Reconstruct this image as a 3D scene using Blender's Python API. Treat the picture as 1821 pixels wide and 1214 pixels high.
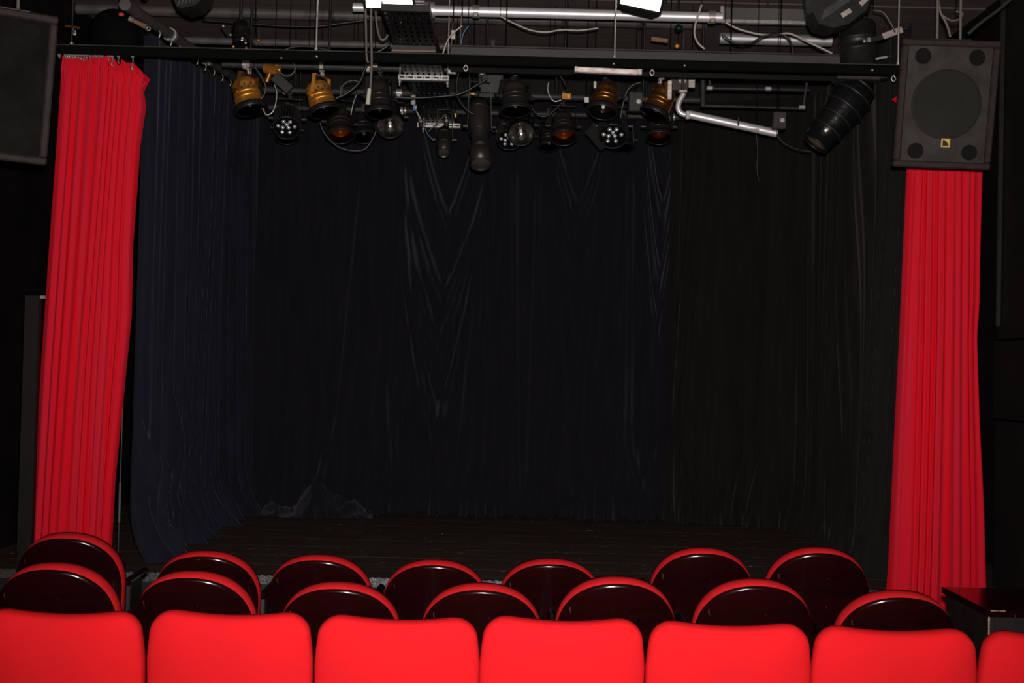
import bpy, math, random
import numpy as np
from mathutils import Vector, Matrix

random.seed(7)
rng = np.random.RandomState(11)
S = bpy.context.scene
for o in list(bpy.data.objects):
    bpy.data.objects.remove(o)
COL = S.collection
PI = math.pi

# ------------------------------------------------------------------ camera
F = 2200.0                      # focal length in pixels of the 1821 px frame
W, H = 1821.0, 1214.0
CAM = Vector((0, 0, 1.67))
PITCH, ROLL = math.radians(1.25), math.radians(1.4)
ROT = Matrix.Rotation(PI / 2 + PITCH, 3, 'X') @ Matrix.Rotation(ROLL, 3, 'Z')
cd = bpy.data.cameras.new('camera')
cd.sensor_width = 36.0
cd.lens = F / W * 36.0
cam = bpy.data.objects.new('camera', cd)
cam.matrix_world = Matrix.Translation(CAM) @ ROT.to_4x4()
COL.objects.link(cam)
S.camera = cam


def P(px, py, Y):
    """world point at depth Y seen at photo pixel (px, py)"""
    d = ROT @ Vector(((px - W / 2) / F, -(py - H / 2) / F, -1.0))
    return CAM + d * (Y / d.y)


# ------------------------------------------------------------------ light
wd = bpy.data.worlds.new('world')
S.world = wd
wd.use_nodes = True
wd.node_tree.nodes['Background'].inputs[0].default_value = (0.9, 0.9, 1.0, 1)
wd.node_tree.nodes['Background'].inputs[1].default_value = 0.002
S.view_settings.view_transform = 'Standard'
S.view_settings.look = 'None'
S.view_settings.gamma = 1.0
S.view_settings.use_curve_mapping = False
S.view_settings.exposure = 0.0

fl = bpy.data.lights.new('camera_flash', 'SPOT')      # the flash on the photographer's camera
fl.energy = 2000
fl.color = (1.0, 0.955, 0.93)
fl.shadow_soft_size = 0.035
fl.spot_size = math.radians(84)
fl.spot_blend = 1.0
fo = bpy.data.objects.new('camera_flash', fl)
fo.location = CAM + Vector((0.02, 0.02, 0.13))
fo.rotation_euler = (PI / 2 + math.radians(6), 0, 0)
COL.objects.link(fo)


# ------------------------------------------------------------------ materials
def velvet(name, col, scol, w=0.8, r=0.35):
    m = mat(name, col, 0.95, spec=0.03, var=0.5, vscale=5, vcol=tuple(c * 1.35 for c in col), stretch=(4, 4, 0.4), bump=0.08, bscale=120, sheen=w)
    b = m.node_tree.nodes['Principled BSDF']
    b.inputs['Sheen Tint'].default_value = (*scol, 1)
    b.inputs['Sheen Roughness'].default_value = r
    return m


def mat(name, col, rough=0.6, metal=0.0, spec=0.5, coat=0.0, var=0.0, vscale=8.0, bump=0.0, bscale=60.0,
        vcol=None, stretch=(1, 1, 1), emit=None, estr=0.0, sheen=0.0, marks=None):
    m = bpy.data.materials.new(name)
    m.use_nodes = True
    nt = m.node_tree
    b = nt.nodes['Principled BSDF']
    b.inputs['Base Color'].default_value = (*col, 1)
    b.inputs['Roughness'].default_value = rough
    b.inputs['Metallic'].default_value = metal
    b.inputs['Specular IOR Level'].default_value = spec
    b.inputs['Coat Weight'].default_value = coat
    b.inputs['Sheen Weight'].default_value = sheen
    if emit:
        b.inputs['Emission Color'].default_value = (*emit, 1)
        b.inputs['Emission Strength'].default_value = estr
    if var or bump or marks:
        tc = nt.nodes.new('ShaderNodeTexCoord')
        mp = nt.nodes.new('ShaderNodeMapping')
        mp.inputs['Scale'].default_value = stretch
        nt.links.new(tc.outputs['Object'], mp.inputs['Vector'])
    last = None
    if var:
        n = nt.nodes.new('ShaderNodeTexNoise')
        n.inputs['Scale'].default_value = vscale
        n.inputs['Detail'].default_value = 5
        nt.links.new(mp.outputs[0], n.inputs['Vector'])
        r = nt.nodes.new('ShaderNodeValToRGB')
        r.color_ramp.elements[0].position = 0.35
        r.color_ramp.elements[1].position = 0.68
        c2 = vcol if vcol else tuple(min(1, c * (1 + var)) for c in col)
        r.color_ramp.elements[0].color = (*col, 1)
        r.color_ramp.elements[1].color = (*c2, 1)
        nt.links.new(n.outputs['Fac'], r.inputs[0])
        nt.links.new(r.outputs[0], b.inputs['Base Color'])
        last = r.outputs[0]
    if marks:        # (colour, noise scale, threshold, stretch) light scuffs
        mcol, ms, th, st = marks
        mp2 = nt.nodes.new('ShaderNodeMapping')
        mp2.inputs['Scale'].default_value = st
        nt.links.new(tc.outputs['Object'], mp2.inputs['Vector'])
        n = nt.nodes.new('ShaderNodeTexNoise')
        n.inputs['Scale'].default_value = ms
        n.inputs['Detail'].default_value = 3
        nt.links.new(mp2.outputs[0], n.inputs['Vector'])
        r = nt.nodes.new('ShaderNodeValToRGB')
        r.color_ramp.elements[0].position = th
        r.color_ramp.elements[1].position = th + 0.05
        nt.links.new(n.outputs['Fac'], r.inputs[0])
        mx = nt.nodes.new('ShaderNodeMix')
        mx.data_type = 'RGBA'
        mx.inputs['A'].default_value = (*col, 1)
        if last:
            nt.links.new(last, mx.inputs['A'])
        mx.inputs['B'].default_value = (*mcol, 1)
        nt.links.new(r.outputs[0], mx.inputs['Factor'])
        nt.links.new(mx.outputs['Result'], b.inputs['Base Color'])
    if bump:
        n = nt.nodes.new('ShaderNodeTexNoise')
        n.inputs['Scale'].default_value = bscale
        n.inputs['Detail'].default_value = 4
        nt.links.new(mp.outputs[0], n.inputs['Vector'])
        bp = nt.nodes.new('ShaderNodeBump')
        bp.inputs['Strength'].default_value = bump
        bp.inputs['Distance'].default_value = 0.01
        nt.links.new(n.outputs['Fac'], bp.inputs['Height'])
        nt.links.new(bp.outputs[0], b.inputs['Normal'])
    return m


def glass(name, tint=(1, 1, 1), rough=0.02):
    m = bpy.data.materials.new(name)
    m.use_nodes = True
    nt = m.node_tree
    nt.nodes.remove(nt.nodes['Principled BSDF'])
    out = nt.nodes['Material Output']
    t = nt.nodes.new('ShaderNodeBsdfTransparent')
    t.inputs[0].default_value = (*tint, 1)
    g = nt.nodes.new('ShaderNodeBsdfGlossy')
    g.inputs['Roughness'].default_value = rough
    f = nt.nodes.new('ShaderNodeFresnel')
    f.inputs['IOR'].default_value = 1.5
    mx = nt.nodes.new('ShaderNodeMixShader')
    nt.links.new(f.outputs[0], mx.inputs[0])
    nt.links.new(t.outputs[0], mx.inputs[1])
    nt.links.new(g.outputs[0], mx.inputs[2])
    nt.links.new(mx.outputs[0], out.inputs[0])
    return m


M = {}
M['red_curtain'] = mat('red_curtain', (0.60, 0.0035, 0.012), 0.9, spec=0.08, var=0.5, vscale=4.5,
                       vcol=(0.48, 0.013, 0.028), stretch=(7, 1, 0.10), bump=0.12, bscale=160)
M['red_seat'] = mat('red_seat', (0.49, 0.0075, 0.0105), 0.9, spec=0.04, var=0.3, vscale=5, vcol=(0.44, 0.0080, 0.0108),
                    bump=0.1, bscale=200)
M['red_plush'] = mat('red_plush', (0.42, 0.0075, 0.010), 0.85, spec=0.1, var=0.3, vscale=14, vcol=(0.36, 0.007, 0.010),
                     bump=0.15, bscale=300)
M['mahogany'] = mat('mahogany', (0.0060, 0.0006, 0.0009), 0.16, spec=0.4, coat=0.15, var=0.8, vscale=5,
                    vcol=(0.010, 0.0009, 0.0012), stretch=(1, 1, 4), marks=((0.07, 0.035, 0.03), 7, 0.70, (4, 4, 1.3)))
M['dark_wood'] = mat('dark_wood', (0.008, 0.006, 0.006), 0.35, var=0.8, vscale=10, vcol=(0.014, 0.010, 0.009))
M['navy_cloth'] = velvet('navy_cloth', (0.0100, 0.0098, 0.0140), (0.060, 0.058, 0.082), 1.0, 0.45)
M['black_cloth'] = velvet('black_cloth', (0.0075, 0.0068, 0.0088), (0.068, 0.065, 0.083), 1.0, 0.5)
M['brown_cloth'] = velvet('brown_cloth', (0.0090, 0.0074, 0.0074), (0.054, 0.045, 0.044), 1.0, 0.45)
M['frayed'] = mat('frayed', (0.022, 0.017, 0.019), 0.95, spec=0.05)
M['stage_board'] = mat('stage_board', (0.040, 0.029, 0.021), 0.55, spec=0.3, var=0.8, vscale=4, vcol=(0.075, 0.047, 0.031),
                       stretch=(0.6, 5, 1), bump=0.2, bscale=30, marks=((0.45, 0.36, 0.30), 14, 0.695, (1.2, 2.6, 1)))
M['house_floor'] = mat('house_floor', (0.012, 0.008, 0.008), 0.8, var=0.5, vscale=6)
M['nosing'] = mat('nosing', (0.10, 0.10, 0.10), 0.45, metal=0.7, var=0.4, vscale=30, vcol=(0.05, 0.05, 0.05), bump=0.3, bscale=60)
M['black_wall'] = mat('black_wall', (0.006, 0.0045, 0.0042), 0.6, spec=0.15, var=0.6, vscale=3, vcol=(0.010, 0.0065, 0.006))
M['black_panel'] = mat('black_panel', (0.010, 0.008, 0.0075), 0.5, spec=0.2, var=0.6, vscale=3, vcol=(0.014, 0.010, 0.009))
M['ceiling'] = mat('ceiling', (0.085, 0.066, 0.060), 0.85, spec=0.2, var=0.4, vscale=4, vcol=(0.12, 0.09, 0.08), stretch=(0.4, 4, 1))
M['black_metal'] = mat('black_metal', (0.0075, 0.007, 0.007), 0.45, spec=0.4, var=0.5, vscale=20, vcol=(0.013, 0.012, 0.011))
M['rail_black'] = mat('rail_black', (0.0030, 0.0030, 0.0028), 0.8, spec=0.03)
M['grey_beam'] = mat('grey_beam', (0.036, 0.032, 0.031), 0.6, spec=0.3, var=0.3, vscale=6, vcol=(0.043, 0.038, 0.037))
M['dark_grey'] = mat('dark_grey', (0.020, 0.018, 0.017), 0.55, spec=0.3, var=0.4, vscale=15, vcol=(0.032, 0.028, 0.026))
M['grey_pipe'] = mat('grey_pipe', (0.050, 0.044, 0.041), 0.5, spec=0.4, var=0.5, vscale=9, vcol=(0.085, 0.074, 0.068))
M['chrome'] = mat('chrome', (0.80, 0.75, 0.76), 0.42, metal=0.6, var=0.15, vscale=20, vcol=(0.7, 0.66, 0.66))
M['alu'] = mat('alu', (0.62, 0.60, 0.61), 0.42, metal=0.75)
M['galv'] = mat('galvanised', (0.50, 0.46, 0.43), 0.42, metal=0.7, var=0.3, vscale=40, vcol=(0.34, 0.31, 0.29))
M['slot_dark'] = mat('slot_dark', (0.012, 0.011, 0.011), 0.8)
M['gold'] = mat('gold_lacquer', (0.92, 0.42, 0.068), 0.46, metal=0.85, var=0.25, vscale=12, vcol=(0.72, 0.30, 0.05))
M['bronze'] = mat('bronze_lacquer', (0.50, 0.21, 0.045), 0.36, metal=0.95, var=0.3, vscale=12, vcol=(0.34, 0.14, 0.035))
M['dark_can'] = mat('dark_can', (0.014, 0.011, 0.0095), 0.4, spec=0.4, var=0.4, vscale=12, vcol=(0.022, 0.017, 0.014))
M['black_gloss'] = mat('black_gloss', (0.005, 0.005, 0.005), 0.25, spec=0.4, bump=0.5, bscale=14)
M['reflector'] = mat('reflector', (0.75, 0.73, 0.68), 0.14, metal=1.0)
M['reflector_dim'] = mat('reflector_dim', (0.16, 0.16, 0.15), 0.16, metal=1.0)
M['lamp_glass'] = glass('lamp_glass')
M['smoke_glass'] = glass('smoke_glass', (0.35, 0.36, 0.38))
M['amber_gel'] = glass('amber_gel', (0.62, 0.26, 0.04), 0.1)
M['amber_dark'] = glass('amber_gel_dark', (0.42, 0.17, 0.03), 0.1)
M['reflector_matt'] = mat('reflector_matt', (0.45, 0.42, 0.38), 0.3, metal=0.5)
M['bulb'] = mat('bulb', (0.75, 0.72, 0.66), 0.08, spec=0.8)
M['led_lens'] = mat('led_lens', (0.90, 0.89, 0.95), 0.30, metal=0.8)
M['gel_teal'] = mat('gel_teal', (0.03, 0.06, 0.065), 0.15, metal=0.8)
M['cable_white'] = mat('cable_white', (0.34, 0.30, 0.265), 0.5)
M['cable_grey'] = mat('cable_grey', (0.095, 0.08, 0.068), 0.55)
M['cable_black'] = mat('cable_black', (0.010, 0.009, 0.009), 0.45)
M['cable_blue'] = mat('cable_blue', (0.06, 0.11, 0.18), 0.5)
M['plug_clear'] = mat('plug_clear', (0.42, 0.37, 0.31), 0.25, spec=0.6)
M['white_paint'] = mat('white_paint', (0.36, 0.31, 0.28), 0.5, var=0.4, vscale=30, vcol=(0.25, 0.20, 0.18))
M['pink_white'] = mat('pink_white', (0.50, 0.34, 0.30), 0.45, var=0.6, vscale=22, vcol=(0.72, 0.66, 0.62), stretch=(1, 1, 2))
M['blue_strip'] = mat('blue_strip', (0.06, 0.14, 0.27), 0.5)
M['yellow'] = mat('yellow', (0.55, 0.33, 0.03), 0.5)
M['red_plastic'] = mat('red_plastic', (0.5, 0.05, 0.02), 0.45)
M['wood_raw'] = mat('wood_raw', (0.14, 0.07, 0.035), 0.6, var=0.5, vscale=20, stretch=(1, 6, 6))
M['wood_worn'] = mat('wood_worn', (0.33, 0.22, 0.12), 0.7, var=0.5, vscale=40, vcol=(0.07, 0.05, 0.04))
M['speaker_box'] = mat('speaker_box', (0.020, 0.0135, 0.0125), 0.65, spec=0.12, var=0.4, vscale=25, vcol=(0.026, 0.0185, 0.017), bump=0.3, bscale=120)
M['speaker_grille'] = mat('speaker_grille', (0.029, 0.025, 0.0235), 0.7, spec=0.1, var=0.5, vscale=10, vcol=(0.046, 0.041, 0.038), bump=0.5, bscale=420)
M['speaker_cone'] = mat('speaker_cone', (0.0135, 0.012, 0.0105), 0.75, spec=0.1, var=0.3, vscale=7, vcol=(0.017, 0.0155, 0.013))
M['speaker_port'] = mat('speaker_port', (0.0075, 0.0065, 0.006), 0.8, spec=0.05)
M['speaker_grille_shaded'] = mat('speaker_grille_shaded', (0.0060, 0.0052, 0.0047), 0.75, spec=0.05, var=0.6, vscale=6, vcol=(0.011, 0.0095, 0.0085), bump=0.5, bscale=420)  # darker copy of speaker_grille, shade on the left loudspeaker painted into the colour
M['logo_gold'] = mat('logo_gold', (0.52, 0.30, 0.06), 0.4)
M['flood_face'] = mat('flood_face', (0.9, 0.9, 0.88), 0.4, emit=(1.0, 0.96, 0.88), estr=6.0)
M['screen'] = mat('screen_cloth', (0.060, 0.058, 0.052), 0.8, var=0.4, vscale=4, vcol=(0.085, 0.080, 0.070))


# ------------------------------------------------------------------ mesh builder
class MB:
    def __init__(s):
        s.v, s.f, s.sm = [], [], []

    def add(s, vs, fs, smooth=False):
        n = len(s.v)
        s.v += [tuple(v) for v in vs]
        s.f += [tuple(i + n for i in f) for f in fs]
        s.sm += [smooth] * len(fs)
        return s

    def box(s, c, size, R=None, bev=0.0):
        c = Vector(c)
        hx, hy, hz = (q / 2 for q in size)
        if bev <= 0:
            vs = [Vector((x, y, z)) for x in (-hx, hx) for y in (-hy, hy) for z in (-hz, hz)]
            fs = [(0, 1, 3, 2), (4, 6, 7, 5), (0, 4, 5, 1), (2, 3, 7, 6), (0, 2, 6, 4), (1, 5, 7, 3)]
        else:
            bev = min(bev, hx * 0.9, hy * 0.9, hz * 0.9)
            vs, idx = [], {}
            for sx in (-1, 1):
                for sy in (-1, 1):
                    for sz in (-1, 1):
                        idx[sx, sy, sz, 0] = len(vs); vs.append(Vector((sx * hx, sy * (hy - bev), sz * (hz - bev))))
                        idx[sx, sy, sz, 1] = len(vs); vs.append(Vector((sx * (hx - bev), sy * hy, sz * (hz - bev))))
                        idx[sx, sy, sz, 2] = len(vs); vs.append(Vector((sx * (hx - bev), sy * (hy - bev), sz * hz)))
            g = lambda *k: idx[k]
            fs = []
            for a in (-1, 1):
                q = [g(a, -1, -1, 0), g(a, 1, -1, 0), g(a, 1, 1, 0), g(a, -1, 1, 0)]
                fs.append(q if a > 0 else q[::-1])
                q = [g(-1, a, -1, 1), g(1, a, -1, 1), g(1, a, 1, 1), g(-1, a, 1, 1)]
                fs.append(q if a < 0 else q[::-1])
                q = [g(-1, -1, a, 2), g(1, -1, a, 2), g(1, 1, a, 2), g(-1, 1, a, 2)]
                fs.append(q if a > 0 else q[::-1])
            for a in (-1, 1):
                for b in (-1, 1):
                    q = [g(a, b, -1, 0), g(a, b, -1, 1), g(a, b, 1, 1), g(a, b, 1, 0)]
                    fs.append(q if a * b < 0 else q[::-1])
                    q = [g(a, -1, b, 0), g(a, 1, b, 0), g(a, 1, b, 2), g(a, -1, b, 2)]
                    fs.append(q if a * b > 0 else q[::-1])
                    q = [g(-1, a, b, 1), g(1, a, b, 1), g(1, a, b, 2), g(-1, a, b, 2)]
                    fs.append(q if a * b < 0 else q[::-1])
                    for d in (-1, 1):
                        q = [g(a, b, d, 0), g(a, b, d, 1), g(a, b, d, 2)]
                        fs.append(q if a * b * d > 0 else q[::-1])
        if R is not None:
            vs = [R @ v for v in vs]
        return s.add([c + v for v in vs], fs)

    def bar(s, a, b, w, h, up=Vector((0, 0, 1)), bev=0.0):
        """flat bar from a to b, w along side, h along up"""
        a, b = Vector(a), Vector(b)
        d = (b - a)
        L = d.length
        d.normalize()
        sd = d.cross(up)
        if sd.length < 1e-4:
            sd = d.cross(Vector((1, 0, 0)))
        sd.normalize()
        u = sd.cross(d)
        R = Matrix((d, sd, u)).transposed()
        return s.box((a + b) / 2, (L, w, h), R, bev)

    def lathe(s, o, axis, prof, n=28, smooth=True):
        """prof: list of (distance along axis, radius)"""
        o, a = Vector(o), Vector(axis).normalized()
        u = a.cross(Vector((0, 0, 1)))
        if u.length < 1e-3:
            u = a.cross(Vector((1, 0, 0)))
        u.normalize()
        w = a.cross(u)
        vs, fs = [], []
        for (t, r) in prof:
            for k in range(n):
                q = 2 * PI * k / n
                vs.append(o + a * t + (u * math.cos(q) + w * math.sin(q)) * max(r, 1e-5))
        for i in range(len(prof) - 1):
            for k in range(n):
                k2 = (k + 1) % n
                fs.append((i * n + k, i * n + k2, (i + 1) * n + k2, (i + 1) * n + k))
        return s.add(vs, fs, smooth)

    def cyl(s, a, b, r, n=16, r2=None):
        a, b = Vector(a), Vector(b)
        r2 = r if r2 is None else r2
        L = (b - a).length
        return s.lathe(a, b - a, [(0, 0), (0, r)], n, False).lathe(a, b - a, [(0, r), (L, r2)], n, True).lathe(a, b - a, [(L, r2), (L, 0)], n, False)

    def tube(s, pts, r, n=8, sub=6):
        pts = [Vector(p) for p in pts]
        if len(pts) > 2 and sub > 1:
            q = []
            for i in range(len(pts) - 1):
                p0 = pts[max(i - 1, 0)]; p1 = pts[i]; p2 = pts[i + 1]; p3 = pts[min(i + 2, len(pts) - 1)]
                for k in range(sub):
                    t = k / sub
                    q.append(0.5 * ((2 * p1) + (p2 - p0) * t + (2 * p0 - 5 * p1 + 4 * p2 - p3) * t * t + (3 * p1 - p0 - 3 * p2 + p3) * t ** 3))
            q.append(pts[-1])
            pts = q
        vs, fs = [], []
        up = Vector((0.3, 0.9, 0.2))
        u = None
        for i, p in enumerate(pts):
            d = (pts[min(i + 1, len(pts) - 1)] - pts[max(i - 1, 0)]).normalized()
            if u is None:
                u = d.cross(up).normalized()
            else:
                u = (u - d * u.dot(d)).normalized()
            w = d.cross(u)
            for k in range(n):
                a = 2 * PI * k / n
                vs.append(p + (u * math.cos(a) + w * math.sin(a)) * r)
        for i in range(len(pts) - 1):
            for k in range(n):
                k2 = (k + 1) % n
                fs.append((i * n + k, i * n + k2, (i + 1) * n + k2, (i + 1) * n + k))
        fs.append(tuple(range(n))[::-1])
        m = (len(pts) - 1) * n
        fs.append(tuple(m + k for k in range(n)))
        return s.add(vs, fs, True)

    def ring(s, c, axis, R, r, n=20, m=8):
        c, a = Vector(c), Vector(axis).normalized()
        u = a.cross(Vector((0, 0, 1)))
        if u.length < 1e-3:
            u = a.cross(Vector((1, 0, 0)))
        u.normalize()
        w = a.cross(u)
        vs, fs = [], []
        for i in range(n):
            q = 2 * PI * i / n
            e = u * math.cos(q) + w * math.sin(q)
            for k in range(m):
                p = 2 * PI * k / m
                vs.append(c + e * (R + r * math.cos(p)) + a * r * math.sin(p))
        for i in range(n):
            for k in range(m):
                fs.append((i * m + k, ((i + 1) % n) * m + k, ((i + 1) % n) * m + (k + 1) % m, i * m + (k + 1) % m))
        return s.add(vs, fs, True)

    def sphere(s, c, r, n=12, sc=(1, 1, 1)):
        prof = [(-r * math.cos(PI * i / n), r * math.sin(PI * i / n)) for i in range(n + 1)]
        k = len(s.v)
        s.lathe((0, 0, 0), (0, 0, 1), prof, n * 2)
        c = Vector(c)
        for i in range(k, len(s.v)):
            v = s.v[i]
            s.v[i] = (c.x + v[0] * sc[0], c.y + v[1] * sc[1], c.z + v[2] * sc[2])
        return s

    def pillow(s, outline, cen, T, p=5.0, bulge=0.0, rings=10, y0=0.0, curve=None):
        """closed puffy slab: outline in (x,z), thickness T along y centred on y0"""
        n = len(outline)
        ss = [1 - (i / rings) ** 1.9 for i in range(rings)]          # 1 .. >0, dense at the rim
        vs, fs = [], []

        def yy(q):
            return T / 2 * ((1 - q ** p) ** (1 / p)) + bulge * (1 - q * q)
        ords = [(q, 1) for q in ss] + [(0.0, 1)]
        front = []
        for q in ss:
            row = []
            for (x, z) in outline:
                X, Z = cen[0] + (x - cen[0]) * q, cen[1] + (z - cen[1]) * q
                row.append(len(vs)); vs.append((X, y0 - yy(q) + (curve(X, Z) if curve else 0), Z))
            front.append(row)
        fc = len(vs); vs.append((cen[0], y0 - yy(0) + (curve(*cen) if curve else 0), cen[1]))
        back = [front[0]]
        for q in ss[1:]:
            row = []
            for (x, z) in outline:
                X, Z = cen[0] + (x - cen[0]) * q, cen[1] + (z - cen[1]) * q
                row.append(len(vs)); vs.append((X, y0 + yy(q) + (curve(X, Z) if curve else 0), Z))
            back.append(row)
        bc = len(vs); vs.append((cen[0], y0 + yy(0) + (curve(*cen) if curve else 0), cen[1]))
        for rows, c, flip in ((front, fc, False), (back, bc, True)):
            for i in range(len(rows) - 1):
                for k in range(n):
                    k2 = (k + 1) % n
                    f = (rows[i][k], rows[i][k2], rows[i + 1][k2], rows[i + 1][k])
                    fs.append(f[::-1] if flip else f)
            for k in range(n):
                f = (rows[-1][k], rows[-1][(k + 1) % n], c)
                fs.append(f[::-1] if flip else f)
        return s.add(vs, fs, True)

    def xform(s, Mx, start=0):
        for i in range(start, len(s.v)):
            s.v[i] = tuple(Mx @ Vector(s.v[i]))
        return s

    def mesh(s, name, m, off=Vector((0, 0, 0))):
        me = bpy.data.meshes.new(name)
        me.from_pydata([(v[0] - off[0], v[1] - off[1], v[2] - off[2]) for v in s.v], [], s.f)
        me.polygons.foreach_set('use_smooth', s.sm)
        me.materials.append(m)
        me.update()
        return me


def tag(o, label, cat, group=None):
    o['label'] = label
    o['category'] = cat
    if group:
        o['group'] = group
    return o


class Thing:
    """an Empty at the thing's base with its parts as children; parts are given in world coordinates"""
    def __init__(s, name, label, cat, loc, group=None, kind=None):
        s.o = bpy.data.objects.new(name, None)
        s.o.empty_display_size = 0.05
        s.loc = Vector(loc)
        s.o.location = s.loc
        COL.objects.link(s.o)
        if kind:
            s.o['kind'] = kind
            if label:
                s.o['label'] = label
        else:
            tag(s.o, label, cat, group)

    def part(s, name, mb, m, parent=None, label=None, kind=None):
        o = bpy.data.objects.new(name, mb.mesh(name, M[m] if isinstance(m, str) else m, s.loc))
        COL.objects.link(o)
        o.parent = parent if parent else s.o
        if label:
            o['label'] = label
        if kind:
            o['kind'] = kind
        return o


def single(name, mb, m, label, cat, group=None, loc=None):
    loc = Vector(loc) if loc is not None else Vector(mb.v[0])
    o = bpy.data.objects.new(name, mb.mesh(name, M[m], loc))
    o.location = loc
    COL.objects.link(o)
    return tag(o, label, cat, group)


def struct(name, mb, m, loc=(0, 0, 0)):
    o = bpy.data.objects.new(name, mb.mesh(name, M[m], Vector(loc)))
    o.location = loc
    COL.objects.link(o)
    o['kind'] = 'structure'
    return o


def child(name, mb, m, parent, off=None, me=None):
    o = bpy.data.objects.new(name, me if me else mb.mesh(name, M[m], Vector(off) if off is not None else parent.location))
    COL.objects.link(o)
    o.parent = parent
    return o


def copy_tree(o, parent=None):
    c = o.copy()
    COL.objects.link(c)
    if parent:
        c.parent = parent
    for ch in list(o.children):
        copy_tree(ch, c)
    return c


# ================================================================== the room
ZS = 0.40                        # stage height
YF, YB = 7.42, 11.3              # stage front, back wall
ZC = 4.36                        # ceiling
XW = 3.35
fm = MB().box((0, 3.5, -0.05), (2 * XW, 16, 0.1))
struct('floor', fm, 'house_floor')
struct('wall_back', MB().box((0, YB + 0.05, 2.15), (2 * XW, 0.1, 4.5)), 'black_wall')
struct('wall_left', MB().box((-XW - 0.05, 3.5, 2.15), (0.1, 16, 4.5)), 'black_wall')
wr = struct('wall_right', MB().box((XW + 0.05, 3.5, 2.15), (0.1, 16, 4.5)), 'black_wall')
struct('wall_rear', MB().box((0, -4.45, 2.15), (2 * XW, 0.1, 4.5)), 'black_wall')
ce = struct('ceiling', MB().box((0, 3.5, ZC + 0.06), (2 * XW + 0.2, 16, 0.12)), 'ceiling')
y = 6.0
k = 0
while y < YB - 0.1:              # ceiling boards running across
    wdt = 0.62 + 0.12 * ((k * 7) % 3)
    child('plank', MB().box((0, y + wdt / 2, ZC - 0.011 - 0.004 * ((k * 5) % 3)), (2 * XW, wdt - 0.008, 0.02), bev=0.002), 'ceiling', ce)
    y += wdt
    k += 1
# dark panels on the right hand wall, seams show at two heights
XR = 3.0
def zat(px, py, Y): return P(px, py, Y).z
panel_rows = [(0.02, zat(1780, 752, 7.0)), (zat(1780, 752, 7.0), zat(1780, 598, 7.0)), (zat(1780, 598, 7.0), 4.3)]
for i, (z0, z1) in enumerate(panel_rows):
    for j, (y0, y1) in enumerate(((5.2, 6.45), (6.45, 7.7))):
        child('panel', MB().box((XR + (0.02 if i == 1 else 0.035), (y0 + y1) / 2, (z0 + z1) / 2), (0.05, y1 - y0 - 0.012, z1 - z0 - 0.014), bev=0.004),
              'black_panel', wr)
child('batten', MB().box((XR - 0.01, 7.62, 3.1), (0.03, 0.03, 2.2), bev=0.004), 'black_panel', wr)
q = P(1807, 48, 6.6)
child('bolt', MB().sphere((XR + 0.005, 6.75, q.z), 0.014), 'galv', wr)

# the stage
st = Thing('stage_platform', None, None, (0, YF, 0), kind='structure')
st.part('riser', MB().box((0, YF + 0.02, (ZS - 0.03) / 2), (2 * XW - 0.02, 0.04, ZS - 0.035)), 'black_panel')
yy = YF
i = 0
while yy < YB - 0.15:
    wdt = 0.405
    for j in range(3):
        x0 = -XW + 0.01 + j * 2.235 + (0.55 if i % 2 else 0) * (j > 0)
        x1 = -XW + 0.01 + (j + 1) * 2.235 + (0.55 if i % 2 else 0) * (j < 2)
        x1 = min(x1, XW - 0.01)
        st.part('board', MB().box(((x0 + x1) / 2, yy + wdt / 2, ZS - 0.016 + 0.0006 * ((i * 3 + j) % 3)), (x1 - x0 - 0.003, wdt - 0.0035, 0.03), bev=0.0012), 'stage_board')
    yy += wdt
    i += 1
ns = MB().box((0, YF - 0.012, ZS + 0.003), (2 * XW - 0.4, 0.07, 0.006)).box((0, YF - 0.05, ZS - 0.02), (2 * XW - 0.4, 0.006, 0.05))
for k in range(150):
    ns.box((-3.05 + k * 0.041, YF - 0.012, ZS + 0.0075), (0.018, 0.05, 0.003))
st.part('nosing', ns, 'nosing')


# ================================================================== cloth
def interp(tab, v):
    return float(np.interp(v, [t[0] for t in tab], [t[1] for t in tab]))


class Folds:
    """irregular vertical pleats: depth as a function of u (0..1) and t (0 top .. 1 bottom)"""
    def __init__(s, n, seed, drift=0.25, sharp=1.0, hf=1.0):
        r = np.random.RandomState(seed)
        s.n, s.sharp, s.hf = n, sharp, hf
        s.w = r.uniform(0.55, 1.5, n + 4)
        s.c = np.cumsum(s.w); s.c = (s.c - s.c[0]) / (s.c[-1] - s.c[0])
        s.a = r.uniform(0.45, 1.15, n + 4)
        s.p = r.uniform(0, 6.28, (4, 6))
        s.drift = drift / n
        s.r = r

    def __call__(s, u, t):
        uu = u + s.drift * (math.sin(2.1 * t + 5 * u + s.p[0, 0]) + 0.6 * math.sin(4.3 * t + 11 * u + s.p[0, 1]))
        uu = min(max(uu, 0), 1)
        ph = float(np.interp(uu, s.c, np.arange(len(s.c))))
        am = float(np.interp(ph, np.arange(len(s.a)), s.a))
        w = math.sin(2 * PI * ph)
        w = math.copysign(abs(w) ** s.sharp, w)
        w2 = 0.35 * math.sin(2 * PI * ph * 2.3 + s.p[1, 0] + 1.5 * t) + 0.16 * math.sin(2 * PI * ph * 4.1 + s.p[1, 1] - 1.1 * t)
        return am * w + s.hf * w2


def grid_faces(nu, nt):
    return [(j * nu + i, j * nu + i + 1, (j + 1) * nu + i + 1, (j + 1) * nu + i) for j in range(nt - 1) for i in range(nu - 1)]


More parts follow.
